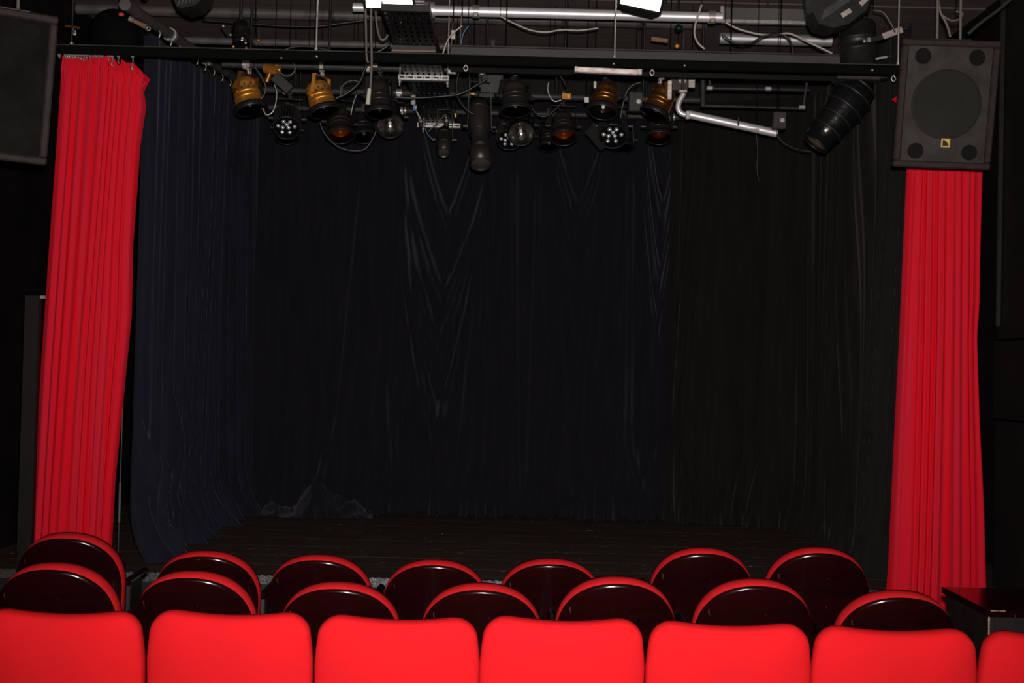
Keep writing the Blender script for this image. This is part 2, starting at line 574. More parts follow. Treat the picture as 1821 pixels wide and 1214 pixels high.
def red_curtain(name, label, Yc, left, right, ytop, ybot, n, seed, hookx):
    base = P(left[-1][1], ybot, Yc)
    T = Thing(name, label, 'curtain', base, 'red stage curtains')
    fd = Folds(n, seed, 0.12, 1.0, 0.10)
    fine = Folds(n * 4, seed + 5, 0.1, 1, 0.5)
    nu, nt = n * 46, 80
    yA, yB_ = right[0][0] + 160, right[-1][0]
    xs0, xs1 = interp(right, yA), interp(right, yB_)
    vs = []
    for j in range(nt):
        t = (j / (nt - 1))
        for i in range(nu):
            u = i / (nu - 1)
            yt = interp(ytop, u)
            py = yt + (ybot - yt) * t
            xl, xr = interp(left, py), interp(right, py)
            sx_ = xs0 + (xs1 - xs0) * (py - yA) / (yB_ - yA)
            ee = min(1, max(0, (u - 0.62) / 0.38))
            xr = sx_ + (xr - sx_) * ee * ee * (3 - 2 * ee)
            gath = math.exp(-((py - yt - 33) / 9.0) ** 2)            # stitched line below the heading
            A = 0.0088 * min(1, 0.5 + t * 1.2)
            d = fd(u, t) * A * (1 - 0.55 * gath)
            if py - yt < 33:
                d = 0.6 * d + 0.007 * fine(u, t) * min(1, (33 - (py - yt)) / 10)
            d += 0.012 * math.sin(3 * t + 6 * u)
            ed = min(u, 1 - u)
            d += 0.05 * math.exp(-ed / 0.02)
            d -= 0.014 * math.exp(-((py - yt - 26) / 6.0) ** 2)
            p = P(xl + (xr - xl) * u, py, Yc)
            p.y += d
            p.z = max(p.z, 0.02)
            vs.append(p)
    body = T.part('drape', MB().add(vs, grid_faces(nu, nt), True), 'red_curtain')
    for hx in hookx:
        u = (hx - interp(left, 100)) / (interp(right, 100) - interp(left, 100))
        yt = interp(ytop, min(max(u, 0), 1))
        a, b = P(hx, 97, Yc), P(hx + 1, yt + 6, Yc)
        a.z = ZRAIL - 0.028
        m = MB().tube([a + Vector((0, -0.012, 0)), a + Vector((0.004, -0.016, -0.012)), (a + b) / 2 + Vector((0.002, -0.02, 0)), b + Vector((0, -0.035, 0.004)), b + Vector((0.004, -0.02, -0.006))], 0.0042, 6, 4)
        m.box(a + Vector((0, -0.01, 0.002)), (0.016, 0.012, 0.014))
        T.part('hook', m, 'galv')
    return T


YRAIL = 7.30
ZRAIL = P(845, 108, YRAIL).z
red_curtain('red_curtain', 'crumpled red stage curtain at the left, one top corner slipped off its hooks', YRAIL,
            [(90, 106), (250, 95), (450, 80), (650, 66), (850, 55), (950, 50), (1060, 46)],
            [(90, 240), (112, 247), (138, 263), (158, 252), (185, 256), (250, 246), (430, 232), (560, 229), (700, 215), (850, 200), (1000, 192), (1060, 190)],
            [(0, 97), (0.25, 99), (0.33, 103), (0.40, 97), (0.62, 97), (0.70, 113), (0.73, 118), (0.76, 105), (0.82, 112), (0.93, 112), (0.97, 124), (1, 138)],
            1062, 8, 3, [107, 118, 122, 126, 131, 136, 141, 146, 151, 156, 161, 168, 173, 178, 183, 195, 201, 212, 237])
red_curtain('red_curtain', 'straight red stage curtain at the right, hanging below the loudspeaker', YRAIL,
            [(110, 1612), (162, 1607), (174, 1590), (184, 1606), (300, 1617), (600, 1605), (800, 1595), (1000, 1585), (1075, 1580)],
            [(110, 1745), (300, 1752), (460, 1748), (540, 1747), (600, 1743), (750, 1748), (900, 1756), (1075, 1761)],
            [(0, 138), (0.5, 140), (1, 143)], 1085, 8, 21, [1600, 1612, 1625, 1640, 1655, 1670, 1690, 1710, 1730])


def path_pts(path, n):
    path = [Vector((p[0], p[1], 0)) for p in path]
    L = [0]
    for a, b in zip(path, path[1:]):
        L.append(L[-1] + (b - a).length)
    out = []
    for i in range(n):
        s_ = L[-1] * i / (n - 1)
        x = np.interp(s_, L, [p.x for p in path]); y_ = np.interp(s_, L, [p.y for p in path])
        out.append((float(x), float(y_)))
    res = []
    for i in range(n):
        a = out[max(i - 4, 0)]; b = out[min(i + 4, n - 1)]
        d = Vector((b[0] - a[0], b[1] - a[1], 0)).normalized()
        res.append((out[i][0], out[i][1], d.y, -d.x))               # outward normal (right of travel)
    return res


def black_curtain(name, label, path, ztop, m, n, seed, amp=0.05, swags=(), hem=None, spread=0.0, ridges=(), hooks=0, nmin=240):
    nu, nt = max(n * 16, nmin), 110
    pts = path_pts(path, nu)
    fd = Folds(n, seed, 0.3, 0.9, 0.45)
    r = np.random.RandomState(seed + 1)
    hz = [r.uniform(0, 6.28) for _ in range(6)]
    base = Vector((pts[0][0], pts[0][1], ZS))
    T = Thing(name, label, 'curtain', base, 'black stage masking curtains')
    vs = []
    for j in range(nt):
        t = j / (nt - 1)
        for i in range(nu):
            u = i / (nu - 1)
            x, y_, nx, ny = pts[i]
            zb = ZS + 0.006 + (hem(u) if hem else 0)
            zt = ztop(u) if callable(ztop) else ztop
            z = zt + (zb - zt) * t
            d = fd(u, t) * amp * (0.55 + 0.55 * t)
            damp = 1.0
            for (uc, w, tb, hgt, sg, am) in swags:
                e = abs(u - uc) / w
                if e < 1.15:
                    f = t - (tb - hgt * e ** 1.25)
                    g = math.exp(-(f / sg) ** 2) * (1 - max(0, e - 0.85) / 0.3)
                    d += am * g - am * 0.5 * math.exp(-((f + 1.8 * sg) / sg) ** 2) * (1 - max(0, e - 0.85) / 0.3)
            for (u0, t0, u1, t1, sg, am) in ridges:                 # slanting creases
                if min(t0, t1) - 0.03 <= t <= max(t0, t1) + 0.03:
                    uc = u0 + (u1 - u0) * (t - t0) / (t1 - t0)
                    d += am * math.exp(-((u - uc) / sg) ** 2) * min(1, 12 * (t - min(t0, t1) + 0.03)) * min(1, 12 * (max(t0, t1) + 0.03 - t))
            if t > 0.86:                                            # cloth gathers on the boards
                k_ = ((t - 0.86) / 0.14)
                d += 0.05 * k_ * k_ * (math.sin(23 * u + hz[0]) + 0.7 * math.sin(51 * u + hz[1] + 4 * t) + 0.5 * math.sin(97 * u + hz[2] - 7 * t))
                d += spread * k_ ** 2.5
                z += 0.02 * k_ * math.sin(70 * u + hz[3]) * (1 - t) * 7
            vs.append((x + nx * d, y_ + ny * d, max(z, ZS + 0.005)))
    T.part('drape', MB().add(vs, grid_faces(nu, nt), True), m)
    for k_ in range(hooks):
        i = int((k_ + 0.5) / hooks * (nu - 1))
        x, y_, nx, ny = pts[i]
        zt = ztop(i / (nu - 1)) if callable(ztop) else ztop
        T.part('hook', MB().tube([(x + nx * 0.03, y_ + ny * 0.03, zt + 0.05), (x + nx * 0.04, y_ + ny * 0.04, zt + 0.03), (x + nx * 0.03, y_ + ny * 0.03, zt + 0.0)], 0.0045, 6, 3), 'galv')
    return T


def PXY(px, Y):
    q_ = P(px, 640, Y)
    return (q_.x, Y)


# left leg, running back along the wings
def zt_left(u): return P(222, 8, 7.35).z * (1 - u) + P(438, 152, 10.4).z * u - 0.085
lw = [PXY(238, 7.72), PXY(262, 7.85), PXY(300, 8.4), PXY(345, 9.1), PXY(395, 9.9), PXY(450, 10.62)]
black_curtain('wing_curtain', 'navy-black masking curtain along the left wing, pooling on the boards by the red curtain', lw, zt_left, 'navy_cloth', 12, 31, 0.045,
              spread=0.16, ridges=((0.02, 0.75, 0.12, 1.0, 0.012, 0.09), (0.16, 0.8, 0.10, 1.0, 0.012, 0.08), (0.25, 0.72, 0.3, 1.0, 0.02, 0.10)), hooks=12)
# right leg
rw = [PXY(1425, 10.05), PXY(1465, 9.5), PXY(1510, 8.8), PXY(1560, 8.15), PXY(1612, 7.72)]
black_curtain('wing_curtain', 'brown-black masking curtain along the right wing, between the red curtain and the bare back section', rw, 3.9, 'brown_cloth', 6, 47, 0.065,
              spread=0.04)
# rear right, nearly flat
rr = [PXY(1185, 10.5), PXY(1210, 10.52), PXY(1300, 10.45), PXY(1440, 10.12)]
black_curtain('backdrop_curtain', 'plain flat brown-black back curtain at the right with one vertical edge fold', rr, 3.98, 'brown_cloth', 3, 52, 0.014,
              ridges=((0.05, 0.0, 0.03, 1.0, 0.03, 0.06), (0.55, 0.86, 0.48, 1.0, 0.02, 0.05), (0.68, 0.84, 0.58, 1.0, 0.02, 0.05), (0.10, 0.8, 0.2, 1.0, 0.02, 0.05), (0.97, 0, 0.97, 1, 0.02, 0.04)), spread=0.08)
# the backdrop with its swags
def ub(px): return (px - 425) / (1205 - 425)
def tb(py): return (py - 150) / (910 - 150)
sw = []
for (cx, wpx, yb, hp, sg, am) in ((790, 48, 375, 150, 0.018, 0.075), (787, 66, 512, 190, 0.02, 0.07), (780, 62, 600, 210, 0.022, 0.05), (775, 60, 760, 260, 0.03, 0.05),
                                  (1022, 42, 352, 120, 0.02, 0.055), (1022, 46, 420, 150, 0.022, 0.04),
                                  (1172, 26, 350, 130, 0.02, 0.075), (1170, 28, 470, 190, 0.022, 0.06), (1168, 30, 560, 200, 0.02, 0.045)):
    sw.append((ub(cx), wpx / 780, tb(yb), hp / 760, sg * 1.25, am * 1.25))
rg = []
for (x0, y0, x1, y1, sg, am) in ((716, 250, 735, 560, 5, 0.07), (735, 560, 800, 760, 6, 0.06), (640, 280, 600, 800, 5, 0.05), (600, 760, 570, 870, 5, 0.07),
                                 (690, 640, 715, 880, 6, 0.06), (850, 480, 815, 880, 5, 0.05), (905, 260, 925, 900, 5, 0.06), (950, 270, 945, 900, 4, 0.05),
                                 (1060, 330, 1035, 800, 5, 0.05), (1115, 270, 1120, 760, 5, 0.07), (1120, 760, 1150, 880, 6, 0.08), (870, 300, 860, 860, 4, 0.05), (1140, 860, 1165, 780, 5, 0.06)):
    rg.append((ub(x0), tb(y0), ub(x1), tb(y1), 1.5 * sg / 780, am * 1.25))
def hem_back(u):
    px = 425 + 780 * u
    return 0.012 * math.sin(px * 0.21) + 0.012 * math.sin(px * 0.57) + 0.012
back = [PXY(425, 10.62), PXY(700, 10.66), PXY(1000, 10.66), PXY(1205, 10.6)]
bk = black_curtain('backdrop_curtain', 'wide navy-black back curtain behind the lamps, hanging in swags with a torn hem', back, 3.98, 'black_cloth', 13, 64, 0.022, nmin=520,
                   swags=sw, ridges=rg, hem=hem_back, spread=0.18)
hm = MB()
nu_, nt_ = 120, 14
vs = []
r_ = np.random.RandomState(77)
ph_ = r_.uniform(0, 6.28, 12)
for j in range(nt_):                                                 # crumpled torn hem heaped on the boards
    t = j / (nt_ - 1)
    for i in range(nu_):
        px = 445 + 225 * i / (nu_ - 1)
        Hh = 0.05 + 0.20 * math.exp(-((px - 572) / (34.0 if px < 572 else 52.0)) ** 2) + 0.03 * math.sin(px * 0.09 + 1)
        n1 = math.sin(px * 0.21 + 4 * t + ph_[0]) + 0.5 * math.sin(px * 0.47 - 5 * t + ph_[1]) + 0.7 * math.sin(px * 0.11 + 6 * t + ph_[2])
        z_ = ZS + 0.006 + max(0.0, Hh * (1 - t) ** 0.8 + 0.016 * n1 * math.sin(PI * min(1, t * 1.0 + 0.12)))
        y_ = 10.47 - 0.36 * t * (0.6 + 0.4 * math.exp(-((px - 560) / 70) ** 2)) + 0.022 * n1
        vs.append((P(px, 640, y_).x, y_, z_ if t < 1 else ZS + 0.006))
hm.add(vs, grid_faces(nu_, nt_), True)
bk.part('crumpled_hem', hm, 'black_cloth')
fr = MB()
r_ = np.random.RandomState(5)
for k in range(60):                                                  # frayed threads along the torn hem
    px = 470 + k * 3.4 + r_.uniform(-2, 2)
    z0 = ZS + 0.04 + 0.19 * math.exp(-((px - 572) / (30.0 if px < 572 else 46.0)) ** 2)
    p = Vector((P(px, 640, 10.3).x, 10.38 + r_.uniform(-0.05, 0.05), z0))
    fr.tube([p, p + Vector((r_.uniform(-.03, .03), -0.02, -0.01)), p + Vector((r_.uniform(-.05, .05), -0.03, r_.uniform(-0.04, 0.01)))], r_.uniform(0.002, 0.006), 5, 2)
bk.part('frayed_hem', fr, 'frayed', kind='stuff')

# ================================================================== seats
def arch(hw, zb_, zs_, zt_, e=2.2, n=72):
    out = []
    nb = 10
    for i in range(nb):
        out.append((-hw * 0.94 + 2 * hw * 0.94 * i / nb, zb_))
    for i in range(10):
        out.append((hw * (0.94 + 0.06 * i / 10), zb_ + (zs_ - zb_) * i / 10))
    for i in range(n + 1):
        a = PI * i / n
        c, s_ = math.cos(a), math.sin(a)
        out.append((hw * math.copysign(abs(c) ** (2 / e), c), zs_ + (zt_ - zs_) * abs(s_) ** (2 / e)))
    for i in range(1, 11):
        out.append((-hw * (1 - 0.06 * i / 10), zs_ - (zs_ - zb_) * i / 10))
    return out[:-1]


def slab_outline(w, d, r=0.05, n=8):
    out = []
    for (cx, cy, a0) in ((w / 2 - r, d / 2 - r, 0), (-w / 2 + r, d / 2 - r, PI / 2), (-w / 2 + r, -d / 2 + r, PI), (w / 2 - r, -d / 2 + r, 1.5 * PI)):
        for i in range(n + 1):
            a = a0 + PI / 2 * i / n
            out.append((cx + r * math.cos(a), cy + r * math.sin(a)))
    return out


def seat_frame(T, hw, arms=True):
    # seat cushion, tip-up pan, arms and side frames
    m = MB().pillow(slab_outline(2 * hw - 0.05, 0.42, 0.06), (0, 0), 0.10, 4, 0.012)
    m.xform(Matrix.Translation((0, 0.33, 0.43)) @ Matrix.Rotation(-PI / 2 + 0.05, 4, 'X'))
    T.part('seat', m, 'red_plush')
    T.part('seat_pan', MB().box((0, 0.32, 0.365), (2 * hw - 0.07, 0.38, 0.03), bev=0.008), 'mahogany')
    for s_ in (-1, 1):
        x = s_ * (hw + 0.001)
        a = T.part('armrest', MB().box((x, 0.26, 0.61), (0.036, 0.36, 0.034), bev=0.012), 'mahogany')
        T.part('side_frame', MB().box((x, 0.22, 0.36), (0.026, 0.22, 0.47), bev=0.006), 'dark_wood')
        T.part('foot', MB().box((x, 0.24, 0.012), (0.034, 0.40, 0.024), bev=0.006).box((x, 0.2, 0.08), (0.028, 0.12, 0.13), bev=0.004), 'black_metal')


def make_round_seat():
    T = Thing('theatre_seat', 'x', 'seat', (0, 0, 0))
    tilt = Matrix.Translation((0, 0.10, 0.42)) @ Matrix.Rotation(math.radians(12), 4, 'X') @ Matrix.Translation((0, -0.10, -0.42))
    cv = lambda X, Z: 0.85 * X * X
    sh = MB().pillow(arch(0.237, 0.34, 0.615, 0.853), (0, 0.6), 0.020, 10, 0.002, 9, 0.0, cv)
    sh.xform(tilt)
    T.part('back_shell', sh, 'mahogany')
    cu = MB().pillow(arch(0.240, 0.40, 0.615, 0.857), (0, 0.6), 0.080, 8, 0.01, 10, 0.050, cv)
    cu.xform(tilt)
    T.part('back_cushion', cu, 'red_plush')
    seat_frame(T, 0.2385)
    return T.o


def make_square_seat():
    T = Thing('theatre_seat', 'x', 'seat', (0, 0, 0))
    out = []
    hw, zt_, zb_, r = 0.2705, 0.857, 0.36, 0.062

    def add(x, z):
        dip = -0.0125 * (1 - min(1, abs(x) / 0.19) ** 2) if z > 0.7 else 0
        nar = -0.016 * max(0, (z - 0.72) / 0.13) * (1 if x > 0 else -1) * min(1, abs(x) / 0.2) if z > 0.72 else 0
        out.append((x + nar, z + dip))
    for i in range(12):
        add(-hw + 2 * hw * i / 12, zb_)
    for i in range(10):
        add(hw, zb_ + (zt_ - r - zb_) * i / 10)
    for i in range(13):
        a = PI / 2 * i / 12
        add(hw - r + r * math.cos(a), zt_ - r + r * math.sin(a))
    for i in range(1, 24):
        add(hw - r - (2 * hw - 2 * r) * i / 24, zt_)
    for i in range(13):
        a = PI / 2 + PI / 2 * i / 12
        add(-hw + r + r * math.cos(a), zt_ - r + r * math.sin(a))
    for i in range(1, 10):
        add(-hw, zt_ - r - (zt_ - r - zb_) * i / 10)
    m = MB().pillow(out, (0, 0.6), 0.095, 4.2, 0.014, 12, 0.0475)
    m.xform(Matrix.Translation((0, 0.05, 0.40)) @ Matrix.Rotation(math.radians(6), 4, 'X') @ Matrix.Translation((0, -0.05, -0.40)))
    T.part('backrest', m, 'red_seat')
    seat_frame(T, 0.2500)
    return T.o


def place_seats(proto, spots, group, label_list, topz):
    for i, ((px, py, Y, yaw), lab) in enumerate(zip(spots, label_list)):
        o = proto if i == 0 else copy_tree(proto)
        q_ = P(px, py, Y)
        o.location = (q_.x, Y + 0.06, 0)
        o.rotation_euler = (0, 0, math.radians(yaw))
        o.scale = (1, 1, q_.z / topz)
        tag(o, lab, 'seat', group)


sq = make_square_seat()
place_seats(sq, [(98, 1093, 4.0, 0), (403, 1095, 4.0, 0), (705, 1104, 4.0, 0), (1003, 1106, 4.0, 0), (1303, 1115, 4.0, 0), (1602, 1124, 4.0, 0), (1905, 1133, 4.0, 0)],
            'red square-backed seats of the nearest row',
            ['leftmost square-backed red seat of the nearest row, its left side outside the picture',
             'second square-backed red seat from the left in the nearest row',
             'third square-backed red seat from the left in the nearest row',
             'middle square-backed red seat of the nearest row, fourth from the left',
             'fifth square-backed red seat from the left in the nearest row',
             'square-backed red seat of the nearest row just left of the black counter corner',
             'rightmost red seat of the nearest row, only a corner showing'], 0.853)
rd = make_round_seat()
r2 = [(92, 995, 4.8, 2), (340, 1010, 4.8, 1), (601, 1030, 4.8, 0), (857, 1032, 4.8, 0), (1100, 1020, 4.8, 0), (1348, 1024, 4.8, -1), (1604, 1045, 4.8, -2)]
place_seats(rd, r2, 'round-backed wooden seats of the second row',
            ['round mahogany-backed seat with red rim at the left end of the second row',
             'second round-backed seat from the left in the second row, bright glint on its rim',
             'third round-backed seat from the left in the second row, star-shaped scuff on the wood',
             'middle round-backed seat of the second row, fourth from the left',
             'fifth round-backed seat from the left in the second row',
             'sixth round-backed seat from the left in the second row',
             'round mahogany-backed seat at the right end of the second row, beside the black counter'], 0.855)
rd3 = copy_tree(rd)
r3 = [(117, 942, 5.6, 3), (363, 975, 5.6, 2), (566, 982, 5.6, 0), (774, 991, 5.6, 0), (981, 989, 5.6, 0), (1254, 969, 5.6, -2), (1461, 968, 5.6, -3)]
place_seats(rd3, r3, 'round-backed wooden seats of the front row',
            ['round-backed seat at the left end of the row nearest the stage',
             'second round-backed seat from the left in the row nearest the stage',
             'third round-backed seat from the left in the row nearest the stage',
             'middle round-backed seat of the row nearest the stage, fourth from the left',
             'fifth round-backed seat from the left, just before the gap in the row nearest the stage',
             'round-backed seat just right of the gap in the row nearest the stage',
             'round-backed seat at the right end of the row nearest the stage'], 0.855)

# counter box lower right
ca, cb = P(1755, 1078, 4.85), P(1686, 1048, 5.33)
xl = (ca.x + cb.x) / 2
zt_ = (ca.z + cb.z) / 2
T = Thing('counter', 'black painted counter with worn edges at the right end of the second row', 'counter', (xl + 0.5, 5.1, 0))
yf_, yb_ = 4.85, 5.33
T.part('side_panel', MB().box((xl + 0.012, (yf_ + yb_) / 2, zt_ / 2 - 0.015), (0.024, yb_ - yf_, zt_ - 0.03), bev=0.003), 'dark_wood')
T.part('front_panel', MB().box((xl + 0.5, yf_ + 0.012, zt_ / 2 - 0.015), (0.95, 0.024, zt_ - 0.03), bev=0.003), 'dark_wood')
T.part('back_panel', MB().box((xl + 0.5, yb_ - 0.012, zt_ / 2 - 0.015), (0.95, 0.02, zt_ - 0.03)), 'dark_wood')
T.part('top', MB().box((xl + 0.5, (yf_ + yb_) / 2, zt_ - 0.014), (1.03, yb_ - yf_ + 0.03, 0.028), bev=0.004), 'mahogany')
wm = MB()
r_ = np.random.RandomState(9)
z = zt_ - 0.03
while z > 0.25:
    h = r_.uniform(0.02, 0.07)
    if r_.uniform() < 0.6:
        wm.box((xl + 0.0005, yf_ + 0.001, z - h / 2), (0.006 + r_.uniform(0, .004), 0.006, h), bev=0.002)
    z -= h
x = xl
while x < xl + 0.8:
    h = r_.uniform(0.02, 0.06)
    if r_.uniform() < 0.5:
        wm.box((x + h / 2, yf_ - 0.0145, zt_ - 0.004), (h, 0.005, 0.005), bev=0.002)
    x += h
T.part('worn_edge', wm, 'wood_worn')

# ================================================================== proscenium rail, beams, pipes
def pipe(name, label, a, b, r, m, group=None, cat='pipe', collars=(), cm='galv', cap=None, r2=1.28):
    a, b = Vector(a), Vector(b)
    T = Thing(name, label, cat, a, group)
    mb = MB().cyl(a, b, r, 20)
    o = T.part('tube', mb, m)
    d = (b - a).normalized()
    for t in collars:
        c = a.lerp(b, t)
        T.part('collar', MB().cyl(c - d * 0.022, c + d * 0.022, r * r2, 16).box(c + Vector((0, -r * 1.2, -r * 1.0)), (0.03, 0.03, 0.03), bev=0.004), cm)
    if cap:
        T.part('end_fitting', MB().cyl(a - d * 0.02, a + d * 0.05, r * 1.7, 6), cap)
    return T


ra, rb = P(92, 88, YRAIL), P(1598, 128, YRAIL)
ra.z = rb.z = ZRAIL
T = Thing('curtain_rail', 'long black steel curtain rail across the stage opening', 'rail', ra)
T.part('profile', MB().box((ra + rb) / 2, ((rb - ra).length, 0.045, 0.052), bev=0.006), 'rail_black')
T.part('top_flange', MB().box((ra + rb) / 2 + Vector((0, -0.008, 0.028)), ((rb - ra).length, 0.055, 0.005)), 'dark_grey')
for px in (500, 563, 1092, 1218, 1552):
    q_ = P(px, 100, YRAIL - 0.03)
    T.part('bolt', MB().sphere((q_.x, YRAIL - 0.026, ZRAIL - 0.004 if px not in (500,) else ZRAIL - 0.018), 0.007, 8), 'galv')
for px in (828, 1160, 1590):
    q_ = P(px, 125, YRAIL - 0.03)
    T.part('glider', MB().tube([(q_.x, YRAIL - 0.02, ZRAIL - 0.03), (q_.x + .012, YRAIL - 0.02, ZRAIL - 0.05), (q_.x, YRAIL - 0.02, ZRAIL - 0.068), (q_.x - .012, YRAIL - 0.02, ZRAIL - 0.05), (q_.x, YRAIL - .02, ZRAIL - .03)], 0.0045, 6, 4), 'galv')

for px, lab in ((128, 'thin threaded rod holding the left end of the curtain rail'), (563, 'thin threaded rod above the second gold lamp, holding the curtain rail'),
                (1092, 'thin threaded rod below the tilted right flood, holding the curtain rail'), (1596, 'thin threaded rod holding the right end of the curtain rail')):
    q_ = P(px + (2 if px > 600 else 0), 60, YRAIL)
    T = Thing('threaded_rod', lab, 'rod', (q_.x, YRAIL, ZRAIL + 0.034), 'rods of the curtain rail')
    T.part('rod', MB().cyl((q_.x, YRAIL, ZRAIL + 0.034), (q_.x, YRAIL, ZC - 0.03), 0.0055, 8), 'galv' if px > 500 else 'black_metal')
    T.part('nut', MB().cyl((q_.x, YRAIL, ZRAIL + 0.036), (q_.x, YRAIL, ZRAIL + 0.05), 0.011, 6), 'galv')

# grey box beam right of centre, behind the rail
a, b = P(800, 102, 7.95), P(1495, 113, 7.95)
zb_ = (a.z + b.z) / 2
T = Thing('box_beam', 'dark grey boxed beam behind the right half of the curtain rail', 'beam', (a.x, 7.95, zb_))
T.part('beam_body', MB().box(((a.x + b.x) / 2, 8.0, zb_ - 0.01), (b.x - a.x, 0.16, 0.13), bev=0.006), 'grey_beam')
T.part('top_edge', MB().box(((a.x + b.x) / 2, 7.945, zb_ + 0.058), (b.x - a.x, 0.06, 0.008)), 'dark_grey')
for px in (900, 1300):
    q_ = P(px, 80, 8.0)
    T.part('hanger', MB().box((q_.x, 8.0, (zb_ + ZC) / 2 + 0.02), (0.008, 0.008, ZC - zb_ - 0.08)), 'rail_black')

# overhead pipes
a, b = P(760, 19, 8.2), P(1284, 31, 8.2)
zz = (a.z + b.z) / 2
pipe('scaffold_pipe', 'bright chrome scaffold pipe along the top centre with clamps', (a.x, 8.2, zz), (b.x, 8.2, zz), 0.034, 'chrome', 'overhead pipes', collars=(0.165, 0.965), cap='alu').part('hanger', MB().cyl((P(848, 19, 8.2).x, 8.2, zz), (P(848, 19, 8.2).x, 8.2, ZC - 0.02), 0.006, 8), 'rail_black')
a, b = P(628, 13, 8.2), P(664, 14, 8.2)
pipe('scaffold_pipe', 'short chrome pipe stub poking out left of the lit left flood', (a.x, 8.2, a.z), (a.x + 0.28, 8.2, a.z), 0.03, 'chrome', 'overhead pipes', collars=(0.5,))
a, b = P(110, 10, 9.3), P(1255, 48, 9.3)
zz = (a.z + b.z) / 2
pipe('ceiling_pipe', 'dull grey pipe under the ceiling boards across the whole width', (a.x, 9.3, zz), (b.x, 9.3, zz), 0.042, 'grey_pipe', 'overhead pipes', collars=(0.1, 0.3, 0.42, 0.7, 0.78, 0.9), cm='dark_grey')
a, b = P(322, 71, 8.9), P(694, 81, 8.9)
pipe('ceiling_pipe', 'slim pipe with a bright upper edge behind the left part of the rail', (a.x, 8.9, (a.z + b.z) / 2), (b.x + 0.45, 8.9, (a.z + b.z) / 2), 0.026, 'grey_pipe', 'overhead pipes')
a, b = P(1280, 68, 9.1), P(1478, 73, 9.1)
pipe('ceiling_pipe', 'thick dull silver pipe below the framed panel at upper right', (a.x, 9.1, a.z), (b.x, 9.1, a.z), 0.042, 'alu', 'overhead pipes')
# diagonal wing rail, top left
a, b = P(222, 8, 7.35), P(438, 152, 10.4)
pipe('wing_rail', 'rusty grey pipe slanting back above the left wing curtain', a, b, 0.036, 'grey_pipe', 'overhead pipes', cat='rail', collars=(0.3, 0.6))

# lamp bars
ZBAR = 3.75
B1, B2, B3 = 8.62, 9.4, 10.05
for (Y, x0, x1, lab, n_) in ((B1, 395, 1235, 'nearest black lamp bar behind the curtain rail', 6), (B2, 470, 1245, 'middle grey lamp bar, carrying the lower lamps', 5), (B3, 480, 1250, 'rearmost grey lamp bar before the back curtain', 5)):
    a, b = P(x0, 150, Y), P(x1, 150, Y)
    T = pipe('lamp_bar', lab, (a.x, Y, ZBAR), (b.x, Y, ZBAR), 0.025, 'dark_grey', 'lamp bars', cat='lamp bar', collars=(0.05, 0.31, 0.55, 0.93))
    for k in range(n_):
        x = a.x + (b.x - a.x) * (k + 0.35) / n_
        T.part('drop_rod', MB().cyl((x, Y, ZBAR + 0.02), (x, Y, ZC - 0.03), 0.008, 8), 'black_metal')

# frame of thin black tubes, right of the lamps
T = Thing('tube_frame', 'black tube frame right of the lamps, open rectangle', 'frame', P(1250, 190, 9.0), None)
def fr_(p1, p2, r=0.011, name='tube', m='dark_grey'):
    T.part(name, MB().cyl(P(*p1, 9.0), P(*p2, 9.0), r, 10), m)
fr_((1262, 128), (1262, 156))
fr_((1262, 157), (1440, 160))
fr_((1250, 122), (1250, 190), 0.02)
q_ = P(1250, 122, 9.0)
T.part('hanger', MB().cyl(q_, (q_.x, 9.0, ZC - 0.02), 0.012, 8), 'black_metal')
fr_((1250, 188), (1428, 193))
fr_((1436, 140), (1428, 193))
for p in ((1262, 157), (1366, 158), (1426, 191)):
    q_ = P(*p, 8.985)
    T.part('joint', MB().box(q_, (0.05, 0.03, 0.03), bev=0.006), 'galv')

# framed panel top right
q0, q1 = P(1283, 38, 8.75), P(1450, 40, 8.75)
T = Thing('framed_panel', 'aluminium-framed dark panel leaning under the ceiling at upper right', 'panel', q0)
zt_ = 4.28
T.part('panel_sheet', MB().box(((q0.x + q1.x) / 2, 8.78, (q0.z + zt_) / 2), (q1.x - q0.x, 0.02, zt_ - q0.z)), 'screen')
T.part('hanger', MB().cyl(((q0.x + q1.x) / 2, 8.78, zt_ - 0.01), ((q0.x + q1.x) / 2, 8.78, ZC - 0.02), 0.01, 8), 'black_metal')
T.part('frame_bottom', MB().box(((q0.x + q1.x) / 2, 8.75, q0.z), (q1.x - q0.x + 0.02, 0.04, 0.028), bev=0.003), 'galv')
T.part('frame_side', MB().box((q0.x, 8.75, (q0.z + zt_) / 2), (0.026, 0.04, zt_ - q0.z), bev=0.003), 'galv')
T.part('frame_side', MB().box((q1.x, 8.75, (q0.z + zt_) / 2), (0.026, 0.04, zt_ - q0.z), bev=0.003), 'galv')

# chrome tube slanting down at the right of the lamps
a, b = P(1224, 203, 8.7), P(1381, 237, 8.7)
T = Thing('chrome_boom', 'short bright chrome tube sloping down right of the lamps, bent clamp at its upper end', 'tube', a)
T.part('tube', MB().cyl(a, b, 0.029, 20), 'chrome')
T.part('elbow', MB().tube([P(1216, 166, 8.7), P(1207, 183, 8.7), P(1207, 196, 8.7), P(1215, 203, 8.7), P(1230, 204, 8.7)], 0.02, 12), 'chrome')
T.part('clamp', MB().box(P(1214, 163, 8.7), (0.06, 0.05, 0.02), bev=0.004), 'galv')
T.part('collar', MB().box(P(1223, 205, 8.66), (0.03, 0.03, 0.06), bev=0.004), 'galv')
T.part('strap', MB().box(P(1313, 216, 8.665), (0.012, 0.01, 0.06), bev=0.002), 'cable_black')
T.part('hanger', MB().cyl(P(1214, 163, 8.7), P(1214, 163, 8.7) + Vector((0, 0, 0.42)), 0.012, 8), 'dark_grey')
T.part('tail', MB().box(P(1342, 231, 8.665), (0.06, 0.008, 0.02), bev=0.002), 'white_paint')

